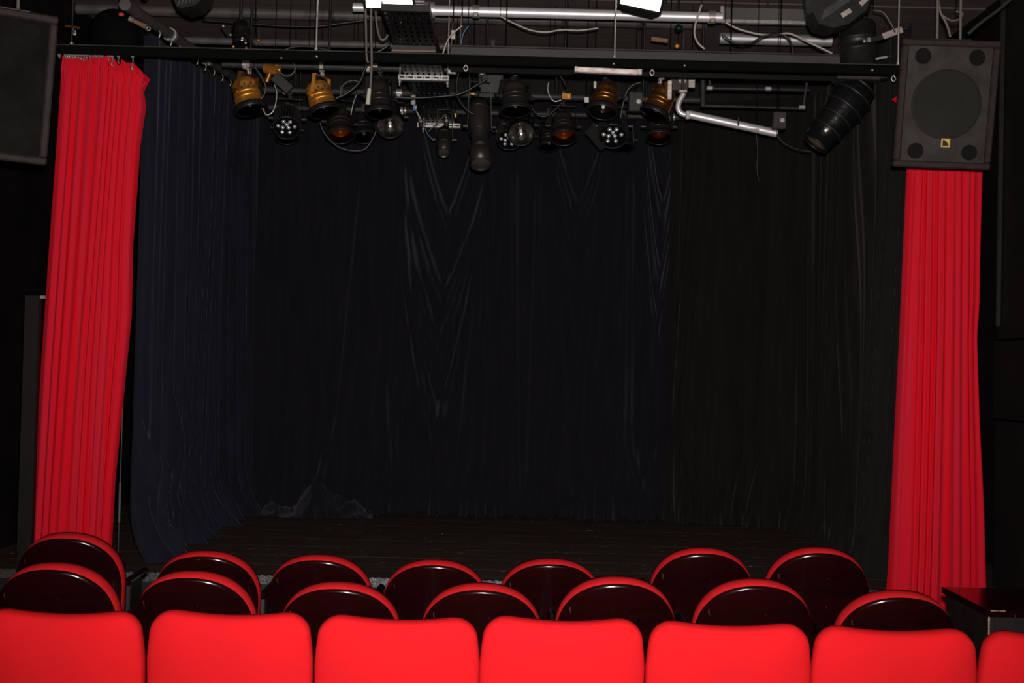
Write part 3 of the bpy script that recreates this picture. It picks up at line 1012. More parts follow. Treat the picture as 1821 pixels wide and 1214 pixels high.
# pale strip on the rail
q0, q1 = P(1024, 124, YRAIL - 0.05), P(1137, 129, YRAIL - 0.05)
T = Thing('batten_light', 'scuffed white and pink batten fixed under the curtain rail right of centre', 'batten', q0)
T.part('body', MB().bar(q0, q1, 0.04, 0.03, bev=0.005), 'pink_white')
T.part('end_cap', MB().box(q1, (0.03, 0.045, 0.036), bev=0.004), 'galv')
T.part('end_cap', MB().box(q0, (0.02, 0.045, 0.036), bev=0.004), 'galv')

# grey dimmer box
q0 = P(875, 144, 9.02)
T = Thing('dimmer_box', 'grey hanging dimmer box with a blue edge, above the long black profile lamp', 'box', q0 + Vector((0, 0, -0.12)))
T.part('case', MB().box(q0, (0.165, 0.14, 0.21), bev=0.008), 'grey_beam')
T.part('blue_edge', MB().box(q0 + Vector((-0.086, -0.06, 0.02)), (0.014, 0.03, 0.16), bev=0.003), 'blue_strip')
T.part('base', MB().box(q0 + Vector((0, 0, -0.125)), (0.2, 0.17, 0.045), bev=0.01), 'black_metal')
T.part('screw', MB().sphere(q0 + Vector((-0.01, -0.073, -0.07)), 0.007, 8), 'galv')
T.part('bracket', MB().box(q0 + Vector((0, 0, 0.2)), (0.03, 0.03, 0.2)), 'dark_grey')

# ================================================================== cable tray with slotted hangers
XT = -0.655
zt0, zt1 = P(700, 20, 7.0).z, P(773, 222, 10.3).z
Zt = (zt0 + zt1) / 2
T = Thing('cable_tray', 'black perforated cable tray running back above the stage centre', 'cable tray', (XT, 7.0, Zt))
nx_, Wt = 7, 0.27
xs = [-Wt / 2]
for i in range(nx_):
    c = -Wt / 2 + Wt * (i + 0.5) / nx_
    xs += [c - 0.0075, c + 0.0075]
xs.append(Wt / 2)
ys = [7.0]
ny_ = 34
for j in range(ny_):
    c = 7.0 + 3.3 * (j + 0.5) / ny_
    ys += [c - 0.027, c + 0.027]
ys.append(10.3)
vs = [(XT + x, y_, Zt) for y_ in ys for x in xs]
nxs = len(xs)
fs = []
for j in range(len(ys) - 1):
    for i in range(nxs - 1):
        if i % 2 == 1 and j % 2 == 1:
            continue
        fs.append((j * nxs + i, j * nxs + i + 1, (j + 1) * nxs + i + 1, (j + 1) * nxs + i))
T.part('perforated_bottom', MB().add(vs, fs), 'black_metal')
for s_ in (-1, 1):
    T.part('side_wall', MB().box((XT + s_ * Wt / 2, 8.65, Zt + 0.03), (0.004, 3.3, 0.06)), 'black_metal')
T.part('end_lip', MB().box((XT, 7.0, Zt + 0.02), (Wt, 0.004, 0.04)), 'black_metal')

def strut(label, x0, x1, y_, z, rods, n_=6, group='slotted strut hangers'):
    T = Thing('slotted_strut', label, 'strut', ((x0 + x1) / 2, y_, z), group)
    T.part('channel', MB().box(((x0 + x1) / 2, y_, z), (x1 - x0, 0.04, 0.04), bev=0.003), 'galv')
    for k in range(n_):
        c = x0 + (x1 - x0) * (k + 0.5) / n_
        T.part('slot', MB().box((c, y_ - 0.0205, z), (0.034 if k % 1 == 0 else 0.01, 0.002, 0.010)), 'slot_dark')
    for k in range(n_ - 1):
        c = x0 + (x1 - x0) * (k + 1.0) / n_
        T.part('slot', MB().box((c, y_ - 0.0205, z), (0.008, 0.002, 0.008)), 'slot_dark')
    for x in rods:
        T.part('rod', MB().cyl((x, y_, z - 0.06), (x, y_, ZC - 0.03), 0.006, 8), 'galv')
        T.part('nut', MB().cyl((x, y_, z - 0.036), (x, y_, z - 0.022), 0.013, 6), 'galv')
    return T


a, b = P(708, 137, 8.55), P(799, 141, 8.55)
strut('slotted steel strut with rods under the front of the cable tray', a.x, b.x, 8.55, (a.z + b.z) / 2, (a.x + 0.012, b.x - 0.012))
a, b = P(742, 222, 10.25), P(819, 225, 10.25)
strut('slotted steel strut at the far end of the cable tray, above the small black lamp', a.x, b.x, 10.25, (a.z + b.z) / 2, (a.x + 0.05, b.x - 0.11), 7)
a, b = P(735, 7, 8.0), P(756, 8, 8.0)
strut('short slotted plate beside the lit left flood', a.x, b.x, 8.0, a.z, ((a.x + b.x) / 2,), 2)
# batten under the tray
q0, q1 = P(698, 88, 7.78), P(776, 90, 7.78)
T = Thing('tray_batten', 'dark box with a raw wood lower edge under the cable tray', 'batten', q0)
T.part('box', MB().box(((q0.x + q1.x) / 2, 7.78, Zt - 0.024), (q1.x - q0.x, 0.10, 0.045), bev=0.004), 'dark_grey')
T.part('wood_edge', MB().box(((q0.x + q1.x) / 2, 7.725, Zt - 0.042), (q1.x - q0.x, 0.012, 0.010)), 'wood_raw')
# two posts by the far strut
for (x0, y0, x1, y1, lab) in ((740, 186, 749, 220, 'leaning pale rod left of the far cable-tray strut'), (794, 187, 794, 220, 'upright pale rod right of the far cable-tray strut')):
    a, b = P(x0, y0, 10.1), P(x1, y1, 10.1)
    T = Thing('tray_post', lab, 'rod', b, 'pale rods at the tray end')
    T.part('rod', MB().cyl(a, b, 0.014, 12), 'white_paint')
    T.part('foot', MB().cyl(b + Vector((0, 0, -0.03)), b + Vector((0, 0, 0.01)), 0.021, 10), 'black_metal')

# ================================================================== lamps
def lamp_frame(L, R):
    a = (L - R)
    ln = a.length
    a.normalize()
    s_ = a.cross(Vector((0, 0, 1)))
    if s_.length < 0.05:
        s_ = Vector((1, 0, 0))
    s_.normalize()
    return a, ln, s_


def yoke(T, R, a, ln, s_, r, zbar, ybar, m, t=0.5, knob=None):
    knob = knob if knob else m
    pv = R + a * (ln * t)
    top = Vector((pv.x, ybar, zbar - 0.07))
    mb = MB()
    ends = []
    for sg in (-1, 1):
        p0 = pv + s_ * sg * (r * 1.08)
        p1 = Vector((top.x + s_.x * sg * r * 0.95, top.y + s_.y * sg * r * 0.95, top.z))
        mb.bar(p0 - (p1 - p0).normalized() * 0.02, p1, 0.004, 0.024, up=a, bev=0.0)
        ends.append(p1)
    mb.bar(ends[0], ends[1], 0.024, 0.004)
    T.part('yoke', mb, m)
    for sg in (-1, 1):
        p0 = pv + s_ * sg * (r * 1.05)
        T.part('knob', MB().cyl(p0, p0 + s_ * sg * 0.035, 0.016, 8), knob)
    cl = MB().cyl(top, top + Vector((0, 0, 0.03)), 0.012, 8)
    cl.box(top + Vector((0, 0.028, 0.06)), (0.03, 0.012, 0.10), bev=0.003).box(top + Vector((0, -0.028, 0.075)), (0.03, 0.012, 0.06), bev=0.003)
    cl.box(top + Vector((0, 0, 0.105)), (0.03, 0.065, 0.014), bev=0.003).box(top + Vector((0, 0, 0.033)), (0.03, 0.06, 0.012), bev=0.003)
    T.part('clamp', cl, 'galv' if m != 'black_metal' else 'dark_grey')
    return top


def par(label, lens, rear, Y, dY, rpx, body='dark_can', lens_kind='dim', bar=None, cat='stage lamp', group='par lamps on the bars', ym='black_metal', vents=False, name='par_lamp', frame=True, yok=True):
    L, R = P(*lens, Y), P(*rear, Y + dY)
    r = rpx / F * Y
    a, ln, s_ = lamp_frame(L, R)
    T = Thing(name, label, cat, L, group)
    k = ln
    prof = [(0, 0.0), (0.0, 0.30), (0.02, 0.42), (0.06, 0.60), (0.13, 0.73), (0.20, 0.80), (0.23, 0.815), (0.30, 0.82), (0.46, 0.835), (0.468, 0.86), (0.472, 0.862), (0.495, 0.864), (0.50, 0.862), (0.508, 0.84), (0.515, 0.84),
            (0.60, 0.85), (0.608, 0.876), (0.612, 0.878), (0.634, 0.88), (0.638, 0.878), (0.645, 0.856), (0.66, 0.86), (0.74, 0.90), (0.82, 0.98), (0.84, 1.0), (0.86, 1.0)]
    b = T.part('body', MB().lathe(R, a, [(t * k, q_ * r) for t, q_ in prof], 36), body)
    if vents:
        vm = MB()
        u = s_
        w = a.cross(u)
        for row, tt in ((0, 0.31), (1, 0.40)):
            for q_ in range(12):
                an = 2 * PI * (q_ + 0.5 * row) / 12
                e = u * math.cos(an) + w * math.sin(an)
                c = R + a * (tt * k) + e * (r * 0.822)
                vm.cyl(c - e * 0.002, c + e * 0.0025, 0.0075, 8)
        T.part('vents', vm, 'slot_dark', b)
    T.part('front_ring', MB().lathe(R, a, [(0.84 * k, 0.97 * r), (0.84 * k, 1.02 * r), (1.0 * k, 1.02 * r), (1.015 * k, 0.99 * r), (1.0 * k, 0.94 * r), (0.90 * k, 0.94 * r)], 36), 'black_metal')
    if frame:
        T.part('gel_frame', MB().lathe(R, a, [(0.92 * k, 1.0 * r), (0.92 * k, 1.10 * r), (0.97 * k, 1.10 * r), (0.97 * k, 1.0 * r)], 36, False), 'black_metal')
    # lens and reflector
    amb = lens_kind in ('amber', 'amber_dark')
    if True:
        bowl = [(k - r * 0.05 - r * 0.75 * (1 - q_ * q_), 0.92 * r * q_) for q_ in (0, 0.12, 0.25, 0.4, 0.55, 0.7, 0.82, 0.92, 1.0)]
        T.part('reflector', MB().lathe(R, a, bowl, 36), 'reflector' if lens_kind == 'bright' else ('reflector_matt' if amb else 'reflector_dim'))
        c = R + a * (k - r * 0.45)
        T.part('bulb', MB().lathe(c - a * r * 0.2, a, [(0, 0), (0.0, 0.10 * r), (0.25 * r, 0.13 * r), (0.34 * r, 0.10 * r), (0.4 * r, 0)], 14), 'bulb')
        sag = 0.32 * r
        T.part('lens', MB().lathe(R, a, [(k - 0.02 * r + sag * (1 - q_ * q_), 0.93 * r * q_) for q_ in (1, 0.9, 0.75, 0.6, 0.45, 0.3, 0.15, 0)], 36), {'bright': 'lamp_glass', 'amber': 'amber_gel', 'amber_dark': 'amber_dark'}.get(lens_kind, 'smoke_glass'))
    T.part('cap', MB().cyl(R - a * 0.03, R + a * 0.012, 0.32 * r, 14), 'black_metal')
    if yok:
        yb_ = bar if bar else Y + dY
        yoke(T, R, a, ln, s_, r, ZBAR, yb_, ym)
    return T


def led_par(label, lens, rear, Y, dY, rpx, bar, n_=9):
    L, R = P(*lens, Y), P(*rear, Y + dY)
    r = rpx / F * Y
    a, ln, s_ = lamp_frame(L, R)
    T = Thing('led_lamp', label, 'stage lamp', L, 'led lamps on the bars')
    T.part('body', MB().lathe(R, a, [(0, 0), (0, 0.7 * r), (0.1 * ln, 0.85 * r), (0.9 * ln, 0.92 * r), (0.92 * ln, 1.0 * r), (ln, 1.0 * r), (ln, 0.93 * r), (0.95 * ln, 0.92 * r)], 32), 'black_metal')
    T.part('face', MB().lathe(R, a, [(0.96 * ln, 0.925 * r), (0.96 * ln, 0)], 32, False), 'rail_black')
    u = s_
    w = a.cross(u)
    fin = MB()
    for q_ in range(30):
        an = 2 * PI * q_ / 30
        e = u * math.cos(an) + w * math.sin(an)
        fin.bar(R + a * 0.08 * ln + e * r * 0.86, R + a * 0.88 * ln + e * r * 0.94, 0.005, 0.022, up=e)
    T.part('cooling_fins', fin, 'dark_grey')
    face = R + a * (0.96 * ln)
    spots = [(-0.24, 0.52), (0.24, 0.52), (0.0, 0.27), (-0.58, 0.12), (-0.13, 0.0), (0.30, 0.0), (0.64, 0.12), (-0.22, -0.40), (0.34, -0.40)][:n_]
    for (sx, sy) in spots:
        c = face + u * (sx * r) + w * (-sy * r)
        T.part('led_lens', MB().lathe(c, a, [(0.0, 0.155 * r), (0.05 * r, 0.15 * r), (0.11 * r, 0.11 * r), (0.15 * r, 0.06 * r), (0.16 * r, 0)], 14), 'led_lens')
    yoke(T, R, a, ln, s_, r, ZBAR, bar, 'black_metal', 0.4)
    return T


# (lens px), (rear px), Y, dY, radius px
par('gold stage lamp at the left end of the lamps, pointing down with dark lens', (447, 196), (432, 140), B1 - 0.04, 0.03, 28, 'gold', 'dim', B1, ym='bronze', vents=True)
par('gold stage lamp second from the left, lit on its left flank', (578, 200), (562, 146), B1 - 0.04, 0.03, 27, 'gold', 'dim', B1, ym='gold', vents=True)
par('dark stage lamp with amber filter just right of the second gold lamp', (606, 243), (602, 194), B2 - 0.12, 0.10, 24, 'dark_can', 'amber', B2)
par('large unlit black stage lamp behind the hanging grey plug', (676, 203), (672, 144), B1 - 0.05, 0.05, 24, 'dark_can', 'dim', B1)
par('open silver-reflector lamp with a glaring bulb left of the cable tray', (694, 225), (690, 188), B2 - 0.18, 0.20, 25, 'black_metal', 'bright', B2, frame=False)
par('dim black lamp tucked between the amber lamp and the silver-reflector lamp', (648, 245), (644, 205), B3 - 0.05, 0.08, 21, 'black_metal', 'dim', B3)
par('brown domed lamp hanging at the centre, right of the dimmer box', (917, 199), (914, 146), B1 - 0.06, 0.05, 27, 'dark_can', 'dim', B1)
par('open silver-reflector lamp with a glaring bulb at the centre', (927, 239), (922, 204), B2 - 0.18, 0.20, 24, 'black_metal', 'bright', B2, frame=False)
par('dark lamp with glowing amber filter right of the central silver lamp', (1003, 246), (1000, 203), B2 - 0.12, 0.10, 23, 'dark_can', 'amber', B2)
par('dark lamp below the amber one, only its rim and a glint showing', (977, 262), (974, 226), B3 - 0.02, 0.05, 19, 'black_metal', 'dim', B3)
par('bronze lamp with a clear bright lens, right of centre', (1071, 200), (1080, 151), B1 - 0.07, 0.07, 27, 'bronze', 'bright', B1, ym='black_metal')
par('bronze lamp leaning left beside the chrome tube, narrow gold streak', (1163, 205), (1186, 156), B1 - 0.04, 0.03, 26, 'bronze', 'dim', B1, ym='bronze')
par('dark lamp with dull orange filter under the right bronze lamp', (1172, 246), (1172, 205), B2 - 0.10, 0.07, 23, 'dark_can', 'amber_dark', B2)
par('dark lamp below the right led lamp, only a glint showing', (1108, 264), (1106, 230), B3 - 0.02, 0.05, 19, 'black_metal', 'dim', B3)
par('dark lamp below the left led lamp with a bright glint', (511, 246), (509, 212), B3 - 0.05, 0.07, 21, 'black_metal', 'dim', B3)
led_par('black led lamp with nine lenses between the two gold lamps', (510, 228), (512, 200), B2 - 0.16, 0.16, 24, B2)
led_par('black led lamp half hidden behind the central silver-reflector lamp', (905, 250), (908, 222), B2 + 0.10, 0.14, 22, B3)
led_par('black led lamp with nine bright lenses right of centre', (1090, 243), (1090, 212), B2 - 0.18, 0.18, 26, B2)


def profile_lamp(name, label, pts, Y, m, lens='dim', yok=None, group=None, cat='stage lamp', lensmat='reflector_dim', rings=True, hood=False):
    """pts: list of (px, py, dY, radius px) along the optical axis from rear to lens"""
    T = Thing(name, label, cat, P(pts[-1][0], pts[-1][1], Y + pts[-1][2]), group)
    c = [P(p[0], p[1], Y + p[2]) for p in pts]
    rr_ = [p[3] / F * Y for p in pts]
    a, ln, s_ = lamp_frame(c[-1], c[0])
    prof = [(0, 0)]
    for i in range(len(c)):
        t = (c[i] - c[0]).dot(a)
        prof.append((t, rr_[i]))
    body = list(prof) + [(ln, rr_[-1] * 0.9), (ln - 0.03, rr_[-1] * 0.86), (ln - 0.03, 0)]
    o = T.part('body', MB().lathe(c[0], a, body, 32), m)
    if rings:
        for i in range(1, len(c) - 1):
            t = prof[i + 1][0]
            T.part('ring', MB().ring(c[0] + a * t, a, rr_[i] * 1.0, rr_[i] * 0.06 + 0.002, 28, 6), 'black_metal')
    T.part('lens', MB().lathe(c[0], a, [(ln - 0.012 + 0.2 * rr_[-1] * (1 - q_ * q_), 0.87 * rr_[-1] * q_) for q_ in (1, 0.85, 0.65, 0.45, 0.25, 0.1, 0)], 28), lensmat)
    T.part('front_rim', MB().ring(c[-1], a, rr_[-1] * 0.97, rr_[-1] * 0.07, 32, 8), 'black_metal')
    if yok:
        yoke(T, c[0], a, ln, s_, max(rr_) * 1.0, ZBAR if yok < 20 else ZBAR, yok, 'black_metal', 0.4)
    return T


M['lens_dark'] = mat('lens_dark', (0.05, 0.042, 0.035), 0.1, spec=0.8, coat=0.5)
M['lens_warm'] = mat('lens_warm', (0.32, 0.25, 0.14), 0.2, metal=0.7)
profile_lamp('profile_lamp', 'long black profile lamp hanging lowest at the stage centre', [(851, 182, 0.16, 17), (851, 196, 0.12, 20), (852, 236, 0.04, 18), (853, 240, 0.02, 14), (853, 262, -0.02, 16), (854, 266, -0.03, 19), (855, 292, -0.09, 19)], B1 + 0.1, 'dark_can', yok=B1 + 0.05, group='profile lamps', lensmat='lens_dark')
profile_lamp('profile_lamp', 'small black profile lamp below the cable tray end', [(790, 232, 0.1, 11), (790, 240, 0.06, 14), (790, 258, 0.0, 13), (789, 272, -0.06, 11)], B2 + 0.2, 'dark_can', yok=B2 + 0.25, group='profile lamps', lensmat='lens_dark')
# black spotlight slanting at the right
profile_lamp('spotlight', 'big glossy black spotlight slanting down left, near the right wing', [(1540, 142, 0.0, 18), (1525, 152, 0.0, 30), (1508, 166, 0.0, 36), (1488, 184, 0.0, 36), (1474, 202, 0.0, 31), (1462, 226, 0.0, 29), (1450, 256, 0.0, 24)], 7.85, 'black_gloss', group='spotlights', lensmat='lens_warm')
T = Thing('spotlight_cowl', 'pale grey metal cowl plate above the slanting black spotlight', 'plate', P(1500, 142, 7.8))
T.part('plate', MB().bar(P(1484, 140, 7.8), P(1560, 142, 7.8), 0.14, 0.03, bev=0.004).bar(P(1556, 142, 7.8), P(1590, 136, 7.8), 0.10, 0.014, bev=0.003), 'dark_grey')
T.part('hanger', MB().cyl(P(1535, 140, 7.8), P(1535, 140, 7.8) + Vector((0, 0, 0.45)), 0.014, 8), 'black_metal')
# vertical barrel
a, b = P(1524, 40, 7.85), P(1528, 126, 7.85)
T = Thing('barrel_lamp', 'black barrel-shaped stage lamp standing upright behind the right end of the rail', 'stage lamp', b)
L_ = (b - a).length
T.part('body', MB().lathe(a, b - a, [(0, 0), (0, 0.10), (0.02, 0.115), (0.10, 0.117), (0.102, 0.121), (0.115, 0.121), (0.117, 0.117), (0.17, 0.118), (0.172, 0.122), (0.185, 0.122), (0.187, 0.118), (L_, 0.112), (L_, 0)], 32), 'black_metal')
T.part('bracket', MB().bar(P(1540, 73, 7.72), P(1570, 66, 7.72), 0.012, 0.03).bar(P(1551, 72, 7.75), P(1530, 75, 7.72), 0.02, 0.02), 'black_metal')
T.part('bolt', MB().sphere(P(1537, 73, 7.72), 0.012, 8), 'galv')
T.part('bolt', MB().box(P(1545, 71, 7.72), (0.022, 0.02, 0.03), bev=0.004), 'galv')
T.part('hanger', MB().cyl(a, a + Vector((0, 0, ZC - a.z - 0.03)), 0.015, 8), 'black_metal')
# handles
for (p1, p2, w_, lab) in (((1570, 65), (1605, 52), 0.04, 'white slanted strip left above the right loudspeaker'), ((1557, 105), (1578, 101), 0.016, 'thin white handle left of the right loudspeaker')):
    T = Thing('handle_strip', lab, 'handle', P(*p1, 7.7))
    T.part('grip', MB().bar(P(*p1, 7.7), P(*p2, 7.7), 0.012, w_, bev=0.004), 'white_paint')
    T.part('tip', MB().bar(P(*p2, 7.7), P(p2[0] + 8, p2[1] - 1, 7.7), 0.008, 0.01), 'cable_black')

# chrome mirror spotlight hanging above the rail on the left
def mirror_spot():
    Y = 8.75
    L, R = P(432, 86, Y - 0.05), P(428, 42, Y + 0.08)
    a, ln, s_ = lamp_frame(L, R)
    T = Thing('chrome_spotlight', 'small mirror-chrome spotlight above the curtain rail at the left', 'stage lamp', L)
    r = 21 / F * Y
    T.part('body', MB().lathe(R, a, [(0, 0), (0, 0.5 * r), (0.1 * ln, 0.75 * r), (0.35 * ln, 0.8 * r), (0.37 * ln, 0.86 * r), (0.42 * ln, 0.86 * r), (0.44 * ln, 0.8 * r), (0.85 * ln, 0.9 * r), (ln, 0.95 * r), (ln, 0.85 * r), (0.9 * ln, 0)], 28), M['chrome_dark'])
    for (p1, p2) in (((395, 46), (410, 66)), ((458, 48), (462, 70))):
        T.part('yoke_arm', MB().bar(P(*p1, Y - 0.05), P(*p2, Y - 0.05), 0.006, 0.03), M['chrome_dark'])
    for p in ((415, 83), (438, 86), (460, 72)):
        T.part('foot', MB().sphere(P(*p, Y - 0.13), 0.011, 8), 'gold')
    for p in ((397, 46), (410, 62), (431, 68), (437, 76)):
        T.part('stud', MB().sphere(P(*p, Y - 0.13), 0.008, 8), 'chrome')
    T.part('hanger', MB().cyl(R, R + Vector((0, 0, ZC - R.z - 0.03)), 0.012, 8), 'black_metal')
M['chrome_dark'] = mat('chrome_dark', (0.30, 0.29, 0.33), 0.12, metal=1.0)
mirror_spot()

# little pan-lamp under the chrome pipe, right
T = Thing('teal_spotlight', 'tiny teal glass spotlight with a golden tip under the chrome pipe', 'stage lamp', P(1204, 84, 8.6))
c = P(1206, 60, 8.6)
T.part('shell', MB().lathe(c + Vector((0, 0, 0.06)), (0.1, -0.3, -1), [(0, 0), (0.005, 0.018), (0.02, 0.03), (0.04, 0.026), (0.045, 0.02), (0.045, 0)], 20), 'gel_teal')
T.part('tip', MB().sphere(P(1204, 82, 8.55), 0.02, 10), 'gold')
T.part('arm', MB().bar(P(1158, 69, 8.6), P(1188, 73, 8.6), 0.02, 0.03, bev=0.004), 'wood_raw')
T.part('hanger', MB().cyl(c + Vector((0, 0, 0.05)), c + Vector((0, 0, 0.3)), 0.008, 8), 'black_metal')

# black round fixture and brass fitting above the left curtain
T = Thing('fresnel_lamp', 'large black round-topped lamp above the left red curtain', 'stage lamp', P(215, 88, 8.1))
a, b = P(216, 62, 8.25), P(214, 78, 7.95)
T.part('body', MB().lathe(a + Vector((0, 0.1, 0)), (0, -1, -0.15), [(0, 0), (0.0, 0.11), (0.05, 0.155), (0.1, 0.165), (0.26, 0.165), (0.28, 0.15), (0.30, 0.13), (0.33, 0.07), (0.34, 0.0)], 32), 'rail_black')
T.part('yoke', MB().bar(P(172, 85, 8.15), P(176, 50, 8.15), 0.006, 0.03).bar(P(258, 85, 8.15), P(254, 50, 8.15), 0.006, 0.03), 'rail_black')
T.part('hanger', MB().cyl(P(214, 42, 8.2), P(214, 42, 8.2) + Vector((0, 0, 0.38)), 0.014, 8), 'black_metal')
T = Thing('brass_fitting', 'small brass hook fitting above the hooks of the left red curtain', 'hook', P(128, 48, 7.6))
T.part('plate', MB().bar(P(116, 46, 7.6), P(142, 50, 7.6), 0.02, 0.014, bev=0.003), 'bronze')
q_ = P(124, 47, 7.6)
T.part('stem', MB().cyl(q_, Vector((q_.x, q_.y, ZC - 0.015)), 0.003, 6), 'rail_black')
T.part('hook', MB().tube([P(130, 50, 7.6), P(129, 58, 7.6), P(134, 62, 7.6), P(134, 54, 7.6)], 0.006, 6), 'galv')
T = Thing('orange_turnbuckle', 'orange wooden peg with a white ring below the slanting wing rail', 'peg', P(262, 48, 7.6))
T.part('peg', MB().cyl(P(232, 34, 7.6), P(260, 48, 7.6), 0.013, 10, 0.017), 'wood_raw')
T.part('collar', MB().cyl(P(230, 33, 7.6), P(236, 36, 7.6), 0.017, 10), 'galv')
T.part('ring', MB().ring(P(264, 51, 7.6), (0, 1, 0), 0.011, 0.004, 16, 6), 'galv')
T.part('clip', MB().box(P(216, 26, 7.6), (0.03, 0.02, 0.02), bev=0.004), 'red_plastic')
T = Thing('cable_reel_lamp', 'round pale lamp end beside the wing rail at the top left', 'lamp', P(262, 4, 7.4))
T.part('head', MB().lathe(P(256, -10, 7.5), P(262, 6, 7.3) - P(256, -10, 7.5), [(0, 0), (0, 0.02), (0.06, 0.022), (0.08, 0.012), (0.082, 0)], 14), 'white_paint')
T.part('hanger', MB().cyl(P(256, -8, 7.5), P(256, -8, 7.5) + Vector((0, 0, 0.25)), 0.008, 8), 'black_metal')

# gold connector and black rectangle between first two gold lamps
T = Thing('lamp_plug', 'gold lamp socket with a black bar between the two gold lamps', 'socket', P(485, 128, B1))
T.part('socket', MB().cyl(P(473, 121, B1), P(494, 125, B1 - 0.05), 0.035, 16), 'gold')
T.part('neck', MB().cyl(P(480, 130, B1), P(474, 146, B1), 0.024, 12), 'bronze')
T.part('bar', MB().bar(P(487, 135, B1 - 0.06), P(516, 160, B1 - 0.06), 0.02, 0.07, bev=0.004), 'dark_grey')
T.part('studs', MB().sphere(P(496, 124, B1 - 0.08), 0.012, 8).sphere(P(491, 116, B1 - 0.08), 0.009, 8), 'gold')


# floods -------------------------------------------------------------
def flood(label, corners, Y, dYtop, m_face='flood_face', emit=True, name='flood_light', depth=0.11):
    """corners: bottom-left, bottom-right, top-right, top-left (photo pixels) of the glass"""
    bl, br = P(*corners[0], Y), P(*corners[1], Y)
    tr, tl = P(*corners[2], Y + dYtop), P(*corners[3], Y + dYtop)
    c = (bl + br + tr + tl) / 4
    n = (br - bl).cross(tl - bl).normalized()
    if n.y > 0:
        n = -n
    T = Thing(name, label, 'floodlight', c, 'floodlights')
    ring = MB()
    e = 1.12
    outer = [c + (q_ - c) * e for q_ in (bl, br, tr, tl)]
    backp = [c + (q_ - c) * 0.75 - n * depth for q_ in (bl, br, tr, tl)]
    fr0 = [q_ + n * 0.004 for q_ in outer]
    fr1 = [q_ + n * 0.004 for q_ in (bl, br, tr, tl)]
    vs = fr0 + fr1 + backp + [q_ - n * 0.012 for q_ in (bl, br, tr, tl)]
    fs = []
    for i in range(4):
        j = (i + 1) % 4
        fs += [(i, j, 4 + j, 4 + i), (i, 8 + i, 8 + j, j), (4 + i, 4 + j, 12 + j, 12 + i)]
    fs.append((11, 10, 9, 8))
    T.part('housing', MB().add(vs, fs), 'black_metal')
    T.part('glass_face', MB().add([q_ - n * 0.010 for q_ in (bl, br, tr, tl)], [(0, 1, 2, 3)]), m_face)
    up = (tl - bl).normalized()
    sd = (br - bl).normalized()
    fn = MB()
    for k in range(6):
        q_ = c - n * depth - sd * 0.06 + sd * 0.024 * k
        fn.bar(q_ - up * 0.06, q_ + up * 0.06, 0.03, 0.005, up=sd)
    T.part('cooling_fins', fn, 'dark_grey')
    w_ = (br - bl).length * 0.62
    y1 = MB()
    top = c - n * depth * 0.5 + Vector((0, 0.05, 0.16))
    top.z = min(top.z, ZC - 0.05)
    y1.bar(c - n * 0.04 - sd * w_, top - sd * w_, 0.006, 0.03).bar(c - n * 0.04 + sd * w_, top + sd * w_, 0.006, 0.03).bar(top - sd * w_, top + sd * w_, 0.03, 0.006)
    T.part('yoke', y1, 'black_metal')
    return T


flood('lit white floodlight at top centre left, above the cable tray', [(652, 15), (735, 14), (722, -60), (640, -60)], 7.75, 0.12)
flood('tilted lit floodlight at top right of centre with a thick black frame', [(1102, 7), (1172, 22), (1188, -45), (1118, -58)], 7.45, 0.12)

# unlit black fixtures on top edge
def black_fixture(label, pts, Y, vent, lab=None):
    T = Thing('black_floodlight', label, 'floodlight', P(pts[0][0], pts[0][1], Y), 'unlit black floodlights')
    c = Vector((0, 0, 0))
    front = [P(x, y_, Y) for x, y_ in pts]
    for q_ in front:
        c += q_
    c /= len(front)
    n_ = len(front)
    mid = [c + (q_ - c) * 1.06 + Vector((0, 0.05, 0)) for q_ in front]
    backq = [c + (q_ - c) * 0.85 + Vector((0, 0.22, 0.0)) for q_ in front]
    fin = [c + (q_ - c) * 0.93 for q_ in front]
    vs = fin + mid + backq
    fs = [tuple(range(n_))]
    for i in range(n_):
        j = (i + 1) % n_
        fs += [(i, n_ + i, n_ + j, j), (n_ + i, 2 * n_ + i, 2 * n_ + j, n_ + j)]
    fs.append(tuple(range(3 * n_ - 1, 2 * n_ - 1, -1)))
    T.part('housing', MB().add(vs, fs), 'black_metal')
    (x0, y0), (x1, y1), cnt, ww = vent
    for k in range(cnt):
        t = k / (cnt - 1)
        q_ = P(x0 + (x1 - x0) * t, y0 + (y1 - y0) * t, Y - 0.006)
        d = Vector((0.35, 0, 1)).normalized()
        T.part('vent_rib', MB().bar(q_ - d * ww, q_ + d * ww, 0.006, 0.005), 'grey_pipe')
    if lab:
        for (p1, p2) in lab:
            T.part('sticker', MB().bar(P(*p1, Y - 0.006), P(*p2, Y - 0.006), 0.003, 0.028), 'white_paint')
    T.part('hanger', MB().cyl(c + Vector((0, 0.12, 0.05)), Vector((c.x, c.y + 0.12, ZC - 0.03)), 0.016, 8), 'black_metal')
    return T


M['vent_rib'] = M['dark_grey']
black_fixture('black ribbed floodlight seen from behind at the top right, with a torn sticker', [(1436, -30), (1442, 22), (1454, 44), (1482, 52), (1510, 44), (1545, 18), (1562, -30)], 7.1,
              ((1464, 26), (1512, -6), 14, 0.035), [((1497, 28), (1513, 18)), ((1530, 8), (1542, -4))])
black_fixture('small black floodlight cut off by the top edge, left of centre', [(296, -30), (312, 12), (322, 16), (348, 10), (366, -8), (370, -30)], 7.2, ((318, 6), (345, -2), 5, 0.02))

